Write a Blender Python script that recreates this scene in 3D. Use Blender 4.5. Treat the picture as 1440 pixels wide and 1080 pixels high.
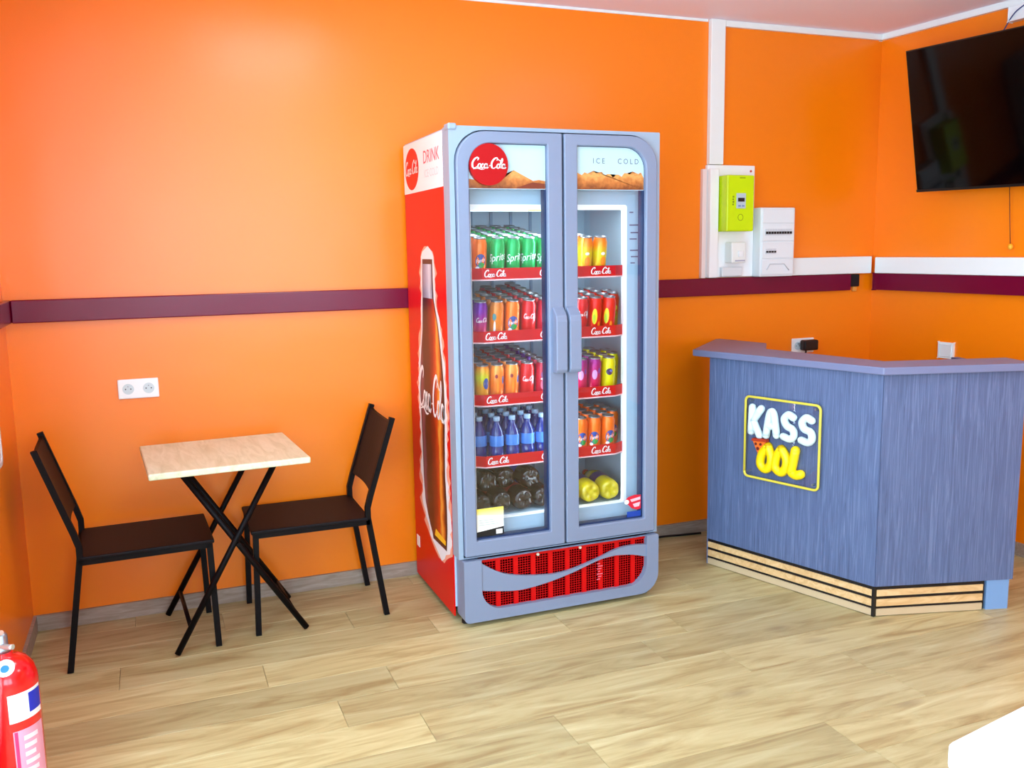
import bpy, bmesh, math, random
from mathutils import Vector, Matrix
random.seed(7)
for o in list(bpy.data.objects): bpy.data.objects.remove(o)
S = bpy.context.scene
COL = S.collection
PI = math.pi

# ------------------------------------------------------------------ camera
cam_d = bpy.data.cameras.new('camera'); cam = bpy.data.objects.new('camera', cam_d); COL.objects.link(cam)
cam_d.sensor_width = 36.0; cam_d.lens = 1277.4 / 1440 * 36.0; cam_d.clip_start = 0.02
yaw, pitch, roll = 0.376, 0.1485, -0.0159
fwd = Vector((math.sin(yaw)*math.cos(pitch), math.cos(yaw)*math.cos(pitch), -math.sin(pitch)))
rgt0 = Vector((math.cos(yaw), -math.sin(yaw), 0)); up0 = rgt0.cross(fwd)
rgt = rgt0*math.cos(roll) + up0*math.sin(roll); upv = up0*math.cos(roll) - rgt0*math.sin(roll)
M = Matrix((rgt, upv, -fwd)).transposed().to_4x4(); M.translation = (0.509, -3.825, 1.449)
cam.matrix_world = M
S.camera = cam

# ------------------------------------------------------------------ world, light, exposure
W = bpy.data.worlds.new('sky'); S.world = W; W.use_nodes = True
bg = W.node_tree.nodes['Background']; bg.inputs[0].default_value = (0.72, 0.94, 1.12, 1); bg.inputs[1].default_value = 8.0
vs = S.view_settings; vs.view_transform = 'Standard'; vs.look = 'None'; vs.gamma = 1.0; vs.use_curve_mapping = False
vs.exposure = 0.0

ROOM_F = -5.6            # front (street) wall
WANG = 0.0856            # right wall opens out a little towards the street
def wall_x(y): return 4.096 - math.tan(WANG)*y
RZ = 2.5
WIN = [(0.12, 1.30, 0.75, 2.38), (1.38, 2.55, 0.75, 2.38)]     # glazed shop front: x0, x1, z0, z1

def portal(x0, x1, z0, z1):
    d = bpy.data.lights.new('window_portal', 'AREA'); d.shape = 'RECTANGLE'; d.size = x1-x0; d.size_y = z1-z0
    d.cycles.is_portal = True
    o = bpy.data.objects.new('window_portal', d); COL.objects.link(o)
    o.location = ((x0+x1)/2, ROOM_F-0.02, (z0+z1)/2); o.rotation_euler = (PI/2, 0, 0)   # -Z of the lamp looks into the room (+Y)
for w in WIN: portal(*w)
LWIN = (-4.7, -1.45, 0.05, 2.38)     # shop window in the left wall, behind the view
d = bpy.data.lights.new('window_portal', 'AREA'); d.shape = 'RECTANGLE'; d.size = LWIN[3]-LWIN[2]; d.size_y = LWIN[1]-LWIN[0]; d.cycles.is_portal = True
o = bpy.data.objects.new('window_portal', d); COL.objects.link(o); o.location = (-0.14, (LWIN[0]+LWIN[1])/2, (LWIN[2]+LWIN[3])/2); o.rotation_euler = (0, -PI/2, 0)

# ------------------------------------------------------------------ materials
def lin(c):
    f = lambda v: v/12.92 if v <= 0.04045 else ((v+0.055)/1.055)**2.4
    return tuple(f(v/255) for v in c) + (1.0,)
MATS = {}
def mat(name, rgb=None, rough=0.5, metal=0.0, emit=None, estr=0.0, spec=None, coat=0.0, alpha=None):
    if name in MATS: return MATS[name]
    m = bpy.data.materials.new(name); m.use_nodes = True; b = m.node_tree.nodes['Principled BSDF']
    if rgb: b.inputs['Base Color'].default_value = lin(rgb)
    b.inputs['Roughness'].default_value = rough; b.inputs['Metallic'].default_value = metal
    if spec is not None: b.inputs['Specular IOR Level'].default_value = spec
    if coat: b.inputs['Coat Weight'].default_value = coat; b.inputs['Coat Roughness'].default_value = 0.08
    if emit: b.inputs['Emission Color'].default_value = lin(emit); b.inputs['Emission Strength'].default_value = estr
    MATS[name] = m; return m
def nodes(m): return m.node_tree.nodes, m.node_tree.links, m.node_tree.nodes['Principled BSDF']
def add_bump(m, scale=60, strength=0.1, dist=0.002, detail=3, coord='Object', scale2=None):
    N, L, b = nodes(m)
    tc = N.new('ShaderNodeTexCoord'); n = N.new('ShaderNodeTexNoise'); n.inputs['Scale'].default_value = scale; n.inputs['Detail'].default_value = detail
    L.new(tc.outputs[coord], n.inputs['Vector'])
    bp = N.new('ShaderNodeBump'); bp.inputs['Strength'].default_value = strength; bp.inputs['Distance'].default_value = dist
    L.new(n.outputs['Fac'], bp.inputs['Height'])
    if scale2:
        n2 = N.new('ShaderNodeTexNoise'); n2.inputs['Scale'].default_value = scale2; n2.inputs['Detail'].default_value = 2
        L.new(tc.outputs[coord], n2.inputs['Vector'])
        b2 = N.new('ShaderNodeBump'); b2.inputs['Strength'].default_value = 0.25; b2.inputs['Distance'].default_value = 0.02
        L.new(n2.outputs['Fac'], b2.inputs['Height']); L.new(b2.outputs[0], bp.inputs['Normal'])
    L.new(bp.outputs[0], b.inputs['Normal'])
def grain(name, c1, c2, c3, stretch, axis=0, rough=0.45, scale=6.0, rnd=0.0, bump=0.05, dist=1.2, spec=None):
    """wood: long noise streaks along one axis, each object offset by its own random number"""
    m = mat(name, c1, rough, spec=spec); N, L, b = nodes(m)
    tc = N.new('ShaderNodeTexCoord'); oi = N.new('ShaderNodeObjectInfo')
    mp = N.new('ShaderNodeMapping'); sc = [stretch]*3; sc[axis] = 1.0; mp.inputs['Scale'].default_value = sc
    vm = N.new('ShaderNodeVectorMath'); vm.operation = 'ADD'
    cb = N.new('ShaderNodeCombineXYZ'); mu = N.new('ShaderNodeMath'); mu.operation = 'MULTIPLY'; mu.inputs[1].default_value = 37.0
    L.new(oi.outputs['Random'], mu.inputs[0])
    for i in range(3): L.new(mu.outputs[0], cb.inputs[i])
    L.new(tc.outputs['Object'], mp.inputs['Vector']); L.new(mp.outputs[0], vm.inputs[0]); L.new(cb.outputs[0], vm.inputs[1])
    n = N.new('ShaderNodeTexNoise'); n.inputs['Scale'].default_value = scale; n.inputs['Detail'].default_value = 6; n.inputs['Roughness'].default_value = 0.6; n.inputs['Distortion'].default_value = dist
    L.new(vm.outputs[0], n.inputs['Vector'])
    r = N.new('ShaderNodeValToRGB'); e = r.color_ramp.elements
    e[0].position = 0.28; e[0].color = lin(c1); e[1].position = 0.72; e[1].color = lin(c3); x = e.new(0.5); x.color = lin(c2)
    L.new(n.outputs['Fac'], r.inputs['Fac'])
    out = r.outputs['Color']
    if rnd:
        hs = N.new('ShaderNodeHueSaturation'); mr = N.new('ShaderNodeMapRange'); mr.inputs['To Min'].default_value = 1-rnd; mr.inputs['To Max'].default_value = 1+rnd
        L.new(oi.outputs['Random'], mr.inputs['Value']); L.new(mr.outputs[0], hs.inputs['Value']); L.new(out, hs.inputs['Color']); out = hs.outputs['Color']
    L.new(out, b.inputs['Base Color'])
    bp = N.new('ShaderNodeBump'); bp.inputs['Strength'].default_value = bump; bp.inputs['Distance'].default_value = 0.002
    L.new(n.outputs['Fac'], bp.inputs['Height']); L.new(bp.outputs[0], b.inputs['Normal'])
    return m
def ramp_mat(name, stops, axis, lo, hi, rough=0.3, noise=0.0, nscale=20, metal=0.0):
    m = mat(name, (255, 255, 255), rough, metal); N, L, b = nodes(m)
    tc = N.new('ShaderNodeTexCoord'); sp = N.new('ShaderNodeSeparateXYZ'); L.new(tc.outputs['Object'], sp.inputs[0])
    mr = N.new('ShaderNodeMapRange'); mr.inputs['From Min'].default_value = lo; mr.inputs['From Max'].default_value = hi; L.new(sp.outputs[axis], mr.inputs['Value'])
    out = mr.outputs[0]
    if noise:
        n = N.new('ShaderNodeTexNoise'); n.inputs['Scale'].default_value = nscale; n.inputs['Detail'].default_value = 4; L.new(tc.outputs['Object'], n.inputs['Vector'])
        a = N.new('ShaderNodeMath'); a.operation = 'MULTIPLY_ADD'; a.inputs[1].default_value = noise; L.new(n.outputs['Fac'], a.inputs[0]); L.new(out, a.inputs[2])
        s = N.new('ShaderNodeMath'); s.operation = 'SUBTRACT'; s.inputs[1].default_value = noise*0.5; L.new(a.outputs[0], s.inputs[0]); out = s.outputs[0]
    r = N.new('ShaderNodeValToRGB'); e = r.color_ramp.elements
    while len(e) > 1: e.remove(e[-1])
    e[0].position = stops[0][0]; e[0].color = lin(stops[0][1])
    for p, c in stops[1:]:
        k = e.new(p); k.color = lin(c)
    L.new(out, r.inputs['Fac']); L.new(r.outputs['Color'], b.inputs['Base Color'])
    return m
def glass_mat(name, tint=(1, 1, 1), refl=1.0, rough=0.02):
    if name in MATS: return MATS[name]
    m = bpy.data.materials.new(name); m.use_nodes = True; N = m.node_tree.nodes; L = m.node_tree.links; N.clear()
    o = N.new('ShaderNodeOutputMaterial'); mx = N.new('ShaderNodeMixShader'); t = N.new('ShaderNodeBsdfTransparent'); g = N.new('ShaderNodeBsdfGlossy')
    lw = N.new('ShaderNodeLayerWeight'); lw.inputs['Blend'].default_value = 0.5          # Schlick reflectance, the same from both sides of a thin pane
    pw = N.new('ShaderNodeMath'); pw.operation = 'POWER'; pw.inputs[1].default_value = 5.0; ma = N.new('ShaderNodeMath'); ma.operation = 'MULTIPLY_ADD'; ma.inputs[1].default_value = 0.96; ma.inputs[2].default_value = 0.035
    t.inputs[0].default_value = (*tint, 1); g.inputs['Roughness'].default_value = rough; g.inputs['Color'].default_value = (refl, refl, refl, 1)
    L.new(lw.outputs['Facing'], pw.inputs[0]); L.new(pw.outputs[0], ma.inputs[0]); L.new(ma.outputs[0], mx.inputs[0]); L.new(t.outputs[0], mx.inputs[1]); L.new(g.outputs[0], mx.inputs[2]); L.new(mx.outputs[0], o.inputs[0])
    MATS[name] = m; return m

orange = mat('orange_paint', (255, 131, 0), 0.3, spec=0.65); add_bump(orange, 220, 0.10, 0.001, 2, 'Object', 2.2)
white_paint = mat('white_ceiling_paint', (244, 230, 242), 0.6)
trim_white = mat('white_plastic_trim', (240, 244, 242), 0.4)
maroon = mat('maroon_rail_paint', (112, 0, 44), 0.24, spec=0.35); add_bump(maroon, 30, 0.08, 0.001)
baseb = grain('baseboard_wood', (140, 120, 104), (162, 144, 128), (182, 164, 150), 9, 0, 0.5)
plankm = grain('floor_oak', (160, 134, 86), (192, 175, 124), (210, 198, 150), 8, 0, 0.42, 2.2, 0.13, 0.05, 1.2)
N, L, b = nodes(plankm)          # a knot here and there
lk = b.inputs['Base Color'].links[0]; src = lk.from_socket; vsrc = [n for n in N if n.bl_idname == 'ShaderNodeVectorMath'][0].outputs[0]
mpk = N.new('ShaderNodeMapping'); mpk.inputs['Scale'].default_value = (2.2, 0.62, 1.0); vor = N.new('ShaderNodeTexVoronoi'); vor.inputs['Scale'].default_value = 1.0
L.new(vsrc, mpk.inputs['Vector']); L.new(mpk.outputs[0], vor.inputs['Vector'])
mrk = N.new('ShaderNodeMapRange'); mrk.inputs['From Min'].default_value = 0.03; mrk.inputs['From Max'].default_value = 0.16; mrk.inputs['To Min'].default_value = 0.45; mrk.inputs['To Max'].default_value = 0.0
L.new(vor.outputs['Distance'], mrk.inputs['Value'])
mxk = N.new('ShaderNodeMix'); mxk.data_type = 'RGBA'; L.new(mrk.outputs[0], mxk.inputs[0]); L.new(src, mxk.inputs[6]); mxk.inputs[7].default_value = lin((120, 92, 66)); L.new(mxk.outputs[2], b.inputs['Base Color'])
sub = mat('subfloor', (70, 52, 38), 0.8)
silver = mat('silver_grey_plastic', (130, 142, 168), 0.4, 0.1)
silver2 = mat('pale_silver_plastic', (152, 170, 190), 0.38, 0.1)
red = mat('red_gloss', (222, 0, 0), 0.35, spec=0.2)
redp = mat('red_grille_plastic', (206, 2, 6), 0.4, spec=0.25)
white = mat('white_gloss', (248, 248, 248), 0.35)
black = mat('black_plastic', (14, 13, 16), 0.4)
dark = mat('dark_gap', (10, 12, 26), 0.6)
liner = mat('fridge_liner', (172, 196, 214), 0.4)
chairm = mat('black_brown_metal', (8, 4, 7), 0.5, spec=0.15)
seatm = mat('dark_wenge_board', (11, 4, 9), 0.55, spec=0.2); add_bump(seatm, 80, 0.05)
glass = glass_mat('clear_glass', (0.97, 0.99, 1.0), 1.0)
alu = mat('aluminium_lid', (158, 164, 172), 0.32, 0.9)
lampw = mat('lamp_diffuser', (255, 255, 255), 0.5, emit=(220, 246, 255), estr=11.0)
rimw = mat('white_rim_glow', (255, 255, 255), 0.4, emit=(214, 240, 255), estr=0.04)  # plain white rim, its brightness helped by a faint added glow

# ------------------------------------------------------------------ mesh helpers
def mk(name, verts, faces, m, parent=None, smooth=False, loc=None):
    me = bpy.data.meshes.new(name); me.from_pydata([tuple(v) for v in verts], [], faces); me.update()
    if smooth:
        for p in me.polygons: p.use_smooth = True
    return obj(name, me, m, parent, loc)
def obj(name, me, m, parent=None, loc=None):
    if m is not None:
        if me.materials: me.materials[0] = m
        else: me.materials.append(m)
    o = bpy.data.objects.new(name, me); COL.objects.link(o)
    if parent: o.parent = parent
    if loc: o.location = loc
    return o
def tag(o, label=None, cat=None, group=None, kind=None):
    if label: o['label'] = label
    if cat: o['category'] = cat
    if group: o['group'] = group
    if kind: o['kind'] = kind
    return o
def thing(name, label, cat, loc=(0, 0, 0), rz=0, group=None):
    o = bpy.data.objects.new(name, None); COL.objects.link(o); o.location = loc; o.rotation_euler = (0, 0, rz); o.empty_display_size = 0.05
    return tag(o, label, cat, group)
def fixn(bm): bmesh.ops.recalc_face_normals(bm, faces=bm.faces[:])
def bm_mesh(bm, name, smooth=False):
    fixn(bm); me = bpy.data.meshes.new(name); bm.to_mesh(me); bm.free()
    if smooth:
        for p in me.polygons: p.use_smooth = True
    return me
def bx(bm, a, b, bev=0.0, seg=2, rot=None):
    v = bmesh.ops.create_cube(bm, size=1.0)['verts']
    c = [(a[i]+b[i])/2 for i in range(3)]; s = [abs(b[i]-a[i]) for i in range(3)]
    for q in v:
        q.co = Vector((q.co.x*s[0]+c[0], q.co.y*s[1]+c[1], q.co.z*s[2]+c[2]))
        if rot: q.co = rot @ q.co
    if bev:
        es = {e for q in v for e in q.link_edges}
        bmesh.ops.bevel(bm, geom=list(es), offset=bev, segments=seg, affect='EDGES', profile=0.5)
def box(name, a, b, m, parent=None, bev=0.0, seg=2, loc=None):
    bm = bmesh.new(); bx(bm, a, b, bev, seg); return obj(name, bm_mesh(bm, name), m, parent, loc)
def prism_bm(bm, pts, fn, d0, d1):
    """pts: 2D outline; fn(u, v, d) -> 3D"""
    n = len(pts); A = [bm.verts.new(fn(u, v, d0)) for u, v in pts]; B = [bm.verts.new(fn(u, v, d1)) for u, v in pts]
    bm.faces.new(A); bm.faces.new(B[::-1])
    for i in range(n): bm.faces.new((A[i], B[i], B[(i+1) % n], A[(i+1) % n]))
def prism(name, pts, fn, d0, d1, m, parent=None, loc=None):
    bm = bmesh.new(); prism_bm(bm, pts, fn, d0, d1)
    bmesh.ops.triangulate(bm, faces=[f for f in bm.faces if len(f.verts) > 4])
    return obj(name, bm_mesh(bm, name), m, parent, loc)
def rrect(x0, x1, z0, z1, r, n=8):
    """r = (bl, br, tr, tl) radii"""
    out = []
    for (cx, cz, rr, a0) in ((x0+r[0], z0+r[0], r[0], PI), (x1-r[1], z0+r[1], r[1], 1.5*PI), (x1-r[2], z1-r[2], r[2], 0), (x0+r[3], z1-r[3], r[3], PI/2)):
        for k in range(n+1):
            a = a0 + (PI/2)*k/n; out.append((cx+rr*math.cos(a), cz+rr*math.sin(a)))
    return out
def ring(name, outer, inner, fn, d0, d1, m, parent=None, bev=0.0):
    bm = bmesh.new(); n = len(outer)
    A = [bm.verts.new(fn(u, v, d0)) for u, v in outer]; B = [bm.verts.new(fn(u, v, d0)) for u, v in inner]
    C = [bm.verts.new(fn(u, v, d1)) for u, v in outer]; D = [bm.verts.new(fn(u, v, d1)) for u, v in inner]
    for i in range(n):
        j = (i+1) % n
        for q in ((A[i], A[j], B[j], B[i]), (C[i], D[i], D[j], C[j]), (A[i], C[i], C[j], A[j]), (B[i], B[j], D[j], D[i])):
            try: bm.faces.new(q)
            except ValueError: pass
    bmesh.ops.remove_doubles(bm, verts=bm.verts[:], dist=1e-5)
    return obj(name, bm_mesh(bm, name), m, parent)
def catmull(P, n=6, closed=False):
    P = [Vector(p) for p in P]; out = []; N = len(P)
    rng = range(N) if closed else range(N-1)
    for i in rng:
        p0 = P[(i-1) % N] if closed or i > 0 else P[0]*2-P[1]; p1 = P[i]; p2 = P[(i+1) % N]
        p3 = P[(i+2) % N] if closed or i+2 < N else P[-1]*2-P[-2]
        for k in range(n):
            t = k/n; out.append(0.5*((2*p1)+(p2-p0)*t+(2*p0-5*p1+4*p2-p3)*t*t+(3*p1-p0-3*p2+p3)*t**3))
    if not closed: out.append(P[-1])
    return out
def tube_bm(bm, pts, r, n=8, cap=True, square=False, up=None):
    pts = [Vector(p) for p in pts]; rings = []
    if square: n = 4
    t0 = (pts[1]-pts[0]).normalized(); ref = Vector(up) if up else (Vector((0, 0, 1)) if abs(t0.z) < 0.9 else Vector((0, 1, 0)))
    nx = t0.cross(ref).normalized()
    for i, p in enumerate(pts):
        t = ((pts[min(i+1, len(pts)-1)]-pts[max(i-1, 0)])).normalized()
        nx = (nx - t*nx.dot(t)).normalized(); ny = t.cross(nx)
        rr = r[i] if isinstance(r, (list, tuple)) else r
        rings.append([bm.verts.new(p + (nx*math.cos(2*PI*(k+0.5)/n) + ny*math.sin(2*PI*(k+0.5)/n))*rr*(1.414 if square else 1)) for k in range(n)])
    for a, b in zip(rings, rings[1:]):
        for k in range(n): bm.faces.new((a[k], a[(k+1) % n], b[(k+1) % n], b[k]))
    if cap: bm.faces.new(rings[0][::-1]); bm.faces.new(rings[-1])
def tube(name, pts, r, m, parent=None, n=8, square=False, smooth=True, up=None):
    bm = bmesh.new(); tube_bm(bm, pts, r, n, True, square, up)
    me = bm_mesh(bm, name)
    if smooth and not square:
        for p in me.polygons: p.use_smooth = len(p.vertices) == 4
    return obj(name, me, m, parent)
def lathe_mesh(name, prof, n=20, smooth=True):
    bm = bmesh.new(); rings = []
    for r, z in prof:
        if r < 1e-5: rings.append([bm.verts.new((0, 0, z))])
        else: rings.append([bm.verts.new((r*math.cos(2*PI*k/n), r*math.sin(2*PI*k/n), z)) for k in range(n)])
    for a, b in zip(rings, rings[1:]):
        for k in range(n):
            j = (k+1) % n
            if len(a) == 1 and len(b) == 1: continue
            if len(a) == 1: bm.faces.new((a[0], b[k], b[j]))
            elif len(b) == 1: bm.faces.new((a[k], a[j], b[0]))
            else: bm.faces.new((a[k], a[j], b[j], b[k]))
    return bm_mesh(bm, name, smooth)
XZ = lambda y: (lambda u, v, d: (u, d, v))
fxz = lambda u, v, d: (u, d, v)           # outline in x,z; depth along y
fxy = lambda u, v, d: (u, v, d)           # outline in x,y; depth along z
fyz = lambda u, v, d: (d, u, v)           # outline in y,z; depth along x

# ---- lettering: flat ribbons for the flowing script, a built-in font for block capitals
def ribbon(strokes, n=6):
    """strokes: list of (points, width, closed) -> verts2d, quads"""
    V, F = [], []
    for pts, w, closed in strokes:
        c = catmull([(p[0], p[1], 0) for p in pts], n, closed); m = len(c); base = len(V)
        for i, p in enumerate(c):
            a = c[(i-1) % m] if closed or i else c[0]; b = c[(i+1) % m] if closed or i < m-1 else c[-1]
            t = b-a; t = t.normalized() if t.length > 1e-9 else Vector((1, 0, 0)); nn = Vector((-t.y, t.x, 0))
            ww = w*(0.55+0.45*abs(t.y)) * (1 if closed else min(1, 0.35+2.2*min(i, m-1-i)/m))
            V += [(p.x+nn.x*ww/2, p.y+nn.y*ww/2), (p.x-nn.x*ww/2, p.y-nn.y*ww/2)]
        for i in range(m if closed else m-1):
            j = (i+1) % m; F.append((base+2*i, base+2*i+1, base+2*j+1, base+2*j))
    return V, F
def script_strokes():
    def bigC(x): return ([(x+1.35, 1.75), (x+1.5, 2.15), (x+1.15, 2.4), (x+0.55, 2.0), (x+0.18, 1.1), (x+0.4, 0.2), (x+0.95, 0.0), (x+1.5, 0.4)], 0.42, False)
    def o(x): return ([(x+0.35*math.cos(a), 0.5+0.5*math.sin(a)) for a in [k*PI/3 for k in range(6)]], 0.3, True)
    def stem(x): return ([(x, 1.0), (x-0.06, 0.35), (x+0.1, 0.02), (x+0.38, 0.25)], 0.28, False)
    s = [bigC(0), o(2.0), ([(3.0, 0.8), (2.75, 1.0), (2.5, 0.5), (2.75, 0.0), (3.12, 0.3)], 0.3, False), o(3.55), stem(3.93), ([(4.35, 0.55), (4.75, 0.62)], 0.2, False),
         bigC(4.75), o(6.7), ([(7.1, 0.4), (7.55, 1.6), (7.42, 2.25), (7.2, 1.7), (7.2, 0.3), (7.5, 0.05)], 0.28, False), o(7.95), stem(8.33),
         ([(0.6, -0.25), (1.6, -0.05), (2.6, -0.28), (3.4, -0.2)], 0.26, False), ([(6.2, 2.2), (6.9, 1.75), (7.3, 1.9)], 0.22, False)]
    return [([(x+0.18*y-4.5, y-1.0) for x, y in p], w, c) for p, w, c in s]
SCRIPT = ribbon(script_strokes(), 5)        # about 8.9 wide, 2.7 high, centred
def flat(name, vf, fn, m, parent=None):
    V, F = vf; return mk(name, [fn(u, v) for u, v in V], F, m, parent)
def script(name, cx, cz, w, fn, m, parent=None, slope=0.0):
    k = w/8.9; return flat(name, ([(cx+u*k, cz+v*k+u*k*slope) for u, v in SCRIPT[0]], SCRIPT[1]), fn, m, parent)
def text2d(s, size):
    c = bpy.data.curves.new('lettering', 'FONT'); c.body = s; c.size = size; c.align_x = 'CENTER'; c.align_y = 'CENTER'; c.resolution_u = 3
    o = bpy.data.objects.new('lettering', c); me = bpy.data.meshes.new_from_object(o)
    V = [(v.co.x, v.co.y) for v in me.vertices]; F = [tuple(p.vertices) for p in me.polygons]
    bpy.data.objects.remove(o); bpy.data.curves.remove(c); bpy.data.meshes.remove(me)
    return V, F
def disc2d(cx, cz, rx, rz, n=28): return [(cx+rx*math.cos(2*PI*k/n), cz+rz*math.sin(2*PI*k/n)) for k in range(n)]

# ================================================================== THE ROOM
fl = box('floor', (-0.1, ROOM_F-0.1, -0.06), (4.9, 0.1, -0.009), sub); tag(fl, kind='structure')
PW, PL = 0.182, 1.128
known = {1: 0.69, 2: 1.155, 3: 0.32, 4: 0.788, 5: 1.19, 6: 0.984, 7: 1.21, 8: 1.591}
full_mesh = None; k = 0
while True:
    y1 = -(0.118+PW*(k-1)); y0 = y1-PW; y1 = min(y1, 0)
    if y0 < ROOM_F: y0 = ROOM_F
    off = known.get(k, random.uniform(0, PL)) % PL
    x = off-PL
    xr = wall_x((y0+y1)/2)
    while x < xr:
        a, b = max(x, 0), min(x+PL, xr)
        if b-a > 0.02:
            if abs(b-a-PL) < 1e-6 and abs(y1-y0-PW) < 1e-6:
                if full_mesh is None:
                    bm = bmesh.new(); bx(bm, (0.0006, 0.0006, -0.009), (PL-0.0006, PW-0.0006, 0), 0.0008, 1); full_mesh = bm_mesh(bm, 'plank')
                obj('plank', full_mesh, plankm, fl, (a, y0, 0))
            else:
                box('plank', (0.0006, 0.0006, -0.009), (b-a-0.0006, y1-y0-0.0006, 0), plankm, fl, 0.0008, 1, (a, y0, 0))
        x += PL
    k += 1
    if y0 <= ROOM_F: break

def st(o): return tag(o, kind='structure')
st(box('wall_back', (-0.1, 0, -0.06), (4.3, 0.1, 2.6), orange))
bm = bmesh.new()
bx(bm, (-0.1, LWIN[1], -0.06), (0, 0, 2.6)); bx(bm, (-0.1, ROOM_F-0.1, -0.06), (0, LWIN[0], 2.6)); bx(bm, (-0.1, LWIN[0], -0.06), (0, LWIN[1], LWIN[2])); bx(bm, (-0.1, LWIN[0], LWIN[3]), (0, LWIN[1], 2.6))
st(obj('wall_left', bm_mesh(bm, 'wall_left'), orange))
RT = Matrix.Rotation(WANG, 4, 'Z')
def rw_pt(s, d, z):       # on the right wall: s metres from the back corner, d out from the wall
    return (4.096 + s*math.sin(WANG) - d*math.cos(WANG), -s*math.cos(WANG) - d*math.sin(WANG), z)
def rw_box(name, s0, s1, d0, d1, z0, z1, m, parent=None, bev=0.0):
    bm = bmesh.new(); bx(bm, (0, 0, 0), (1, 1, 1))
    for v in bm.verts: v.co = rw_pt(s0+(s1-s0)*v.co.x, d0+(d1-d0)*v.co.y, z0+(z1-z0)*v.co.z)
    if bev: bmesh.ops.bevel(bm, geom=bm.edges[:], offset=bev, segments=2, affect='EDGES')
    return obj(name, bm_mesh(bm, name), m, parent)
wr = st(box('wall_right', (0, -5.72, -0.06), (0.1, 0.02, 2.6), orange, None, 0, 2, (4.096, 0, 0))); wr.rotation_euler.z = WANG
st(box('ceiling', (-0.1, ROOM_F-0.1, RZ), (4.9, 0.1, 2.6), white_paint))
bm = bmesh.new()
xs = [-0.1, WIN[0][0], WIN[0][1], WIN[1][0], WIN[1][1], 4.75]
for i in range(0, 5, 2): bx(bm, (xs[i], ROOM_F-0.12, -0.06), (xs[i+1], ROOM_F, 2.6))
for w in WIN:
    bx(bm, (w[0], ROOM_F-0.12, -0.06), (w[1], ROOM_F, w[2])); bx(bm, (w[0], ROOM_F-0.12, w[3]), (w[1], ROOM_F, 2.6))
st(obj('wall_front', bm_mesh(bm, 'wall_front'), mat('shopfront_white', (232, 236, 238), 0.5)))
for i, w in enumerate(WIN):
    f = st(ring('window_%d' % (i+1), rrect(w[0], w[1], w[2], w[3], (0.001,)*4, 1), rrect(w[0]+0.05, w[1]-0.05, w[2]+0.05, w[3]-0.05, (0.001,)*4, 1), fxz, ROOM_F-0.08, ROOM_F-0.03, mat('grey_window_frame', (90, 94, 98), 0.4)))
    box('pane', (w[0]+0.05, ROOM_F-0.058, w[2]+0.05), (w[1]-0.05, ROOM_F-0.052, w[3]-0.05), glass, f)
    box('mullion', (w[0]+0.05, ROOM_F-0.075, 2.0), (w[1]-0.05, ROOM_F-0.035, 2.04), MATS['grey_window_frame'], f)
f = st(ring('window_3', rrect(*LWIN, (0.001,)*4, 1), rrect(LWIN[0]+0.05, LWIN[1]-0.05, LWIN[2]+0.05, LWIN[3]-0.05, (0.001,)*4, 1), fyz, -0.08, -0.03, MATS['grey_window_frame']))
for k in range(2):
    y0 = LWIN[0]+0.05+k*1.6
    box('pane', (-0.058, y0, 0.1), (-0.052, y0+1.55, 2.33), glass, f)
box('mullion', (-0.075, LWIN[0]+1.6, 0.1), (-0.035, LWIN[0]+1.65, 2.33), MATS['grey_window_frame'], f)
st(box('baseboard_back', (0.0, -0.012, 0), (4.09, 0, 0.062), baseb))
st(box('baseboard_left', (0, -1.44, 0), (0.012, -0.012, 0.062), baseb))
st(rw_box('baseboard_right', 0.0, 5.55, 0, 0.012, 0, 0.062, baseb))
# maroon rail round the room, in lengths
def rail(name, a, b, kind):
    bm = bmesh.new()
    if kind == 'b': bx(bm, (a, -0.028, 1.2017), (b, 0.0, 1.287), 0.004, 2); o = obj(name, bm_mesh(bm, name), maroon)
    elif kind == 'l': bx(bm, (0, a, 1.2017), (0.026, b, 1.287), 0.004, 2); o = obj(name, bm_mesh(bm, name), maroon)
    else: o = rw_box(name, a, b, 0, 0.028, 1.2017, 1.287, maroon, None, 0.004)
    return st(o)
rail('trim_1', 0.027, 3.93, 'b'); rail('trim_2', -1.44, -0.001, 'l'); rail('trim_3', 0.03, 5.5, 'r')
st(box('trim_4', (3.128, -0.02, 2.4715), (4.09, 0, 2.5), trim_white, None, 0.003))
st(rw_box('trim_5', 0.0, 5.55, 0, 0.02, 2.4715, 2.5, trim_white, None, 0.003))
st(box('trim_6', (0, -0.006, 2.489), (3.04, 0, 2.5), trim_white))

# ================================================================== DRINKS FRIDGE
FX0, FX1, FB, FF = 1.535, 2.402, -0.036, -0.575       # cabinet sides, back, front of the carcass
FZ = 1.882
fr = thing('drinks_fridge', 'tall red and silver double-door drinks fridge standing between the chairs and the counter', 'fridge', (0, 0, 0))
bm = bmesh.new()
t = 0.05
bx(bm, (FX0+0.004, FB, 0.06), (FX0+t, FF, FZ)); bx(bm, (FX1-t, FB, 0.06), (FX1, FF, FZ))
bx(bm, (FX0+t, FB, 0.06), (FX1-t, FB-0.04, FZ)); bx(bm, (FX0+t, FB-0.04, 1.64), (FX1-t, FF, FZ)); bx(bm, (FX0+t, FB-0.04, 0.06), (FX1-t, FF, 0.396))
obj('cabinet', bm_mesh(bm, 'cabinet'), liner, fr)
OX0, OX1, OZ0, OZ1 = 1.622, 2.293, 0.395, 1.612
jamb = ring('door_jamb', rrect(FX0+0.01, FX1-0.005, 0.285, 1.87, (0.002, 0.002, 0.1, 0.1)), rrect(OX0, OX1, OZ0, OZ1, (0.01,)*4), fxz, FF-0.004, FF+0.035, liner, fr)
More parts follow.
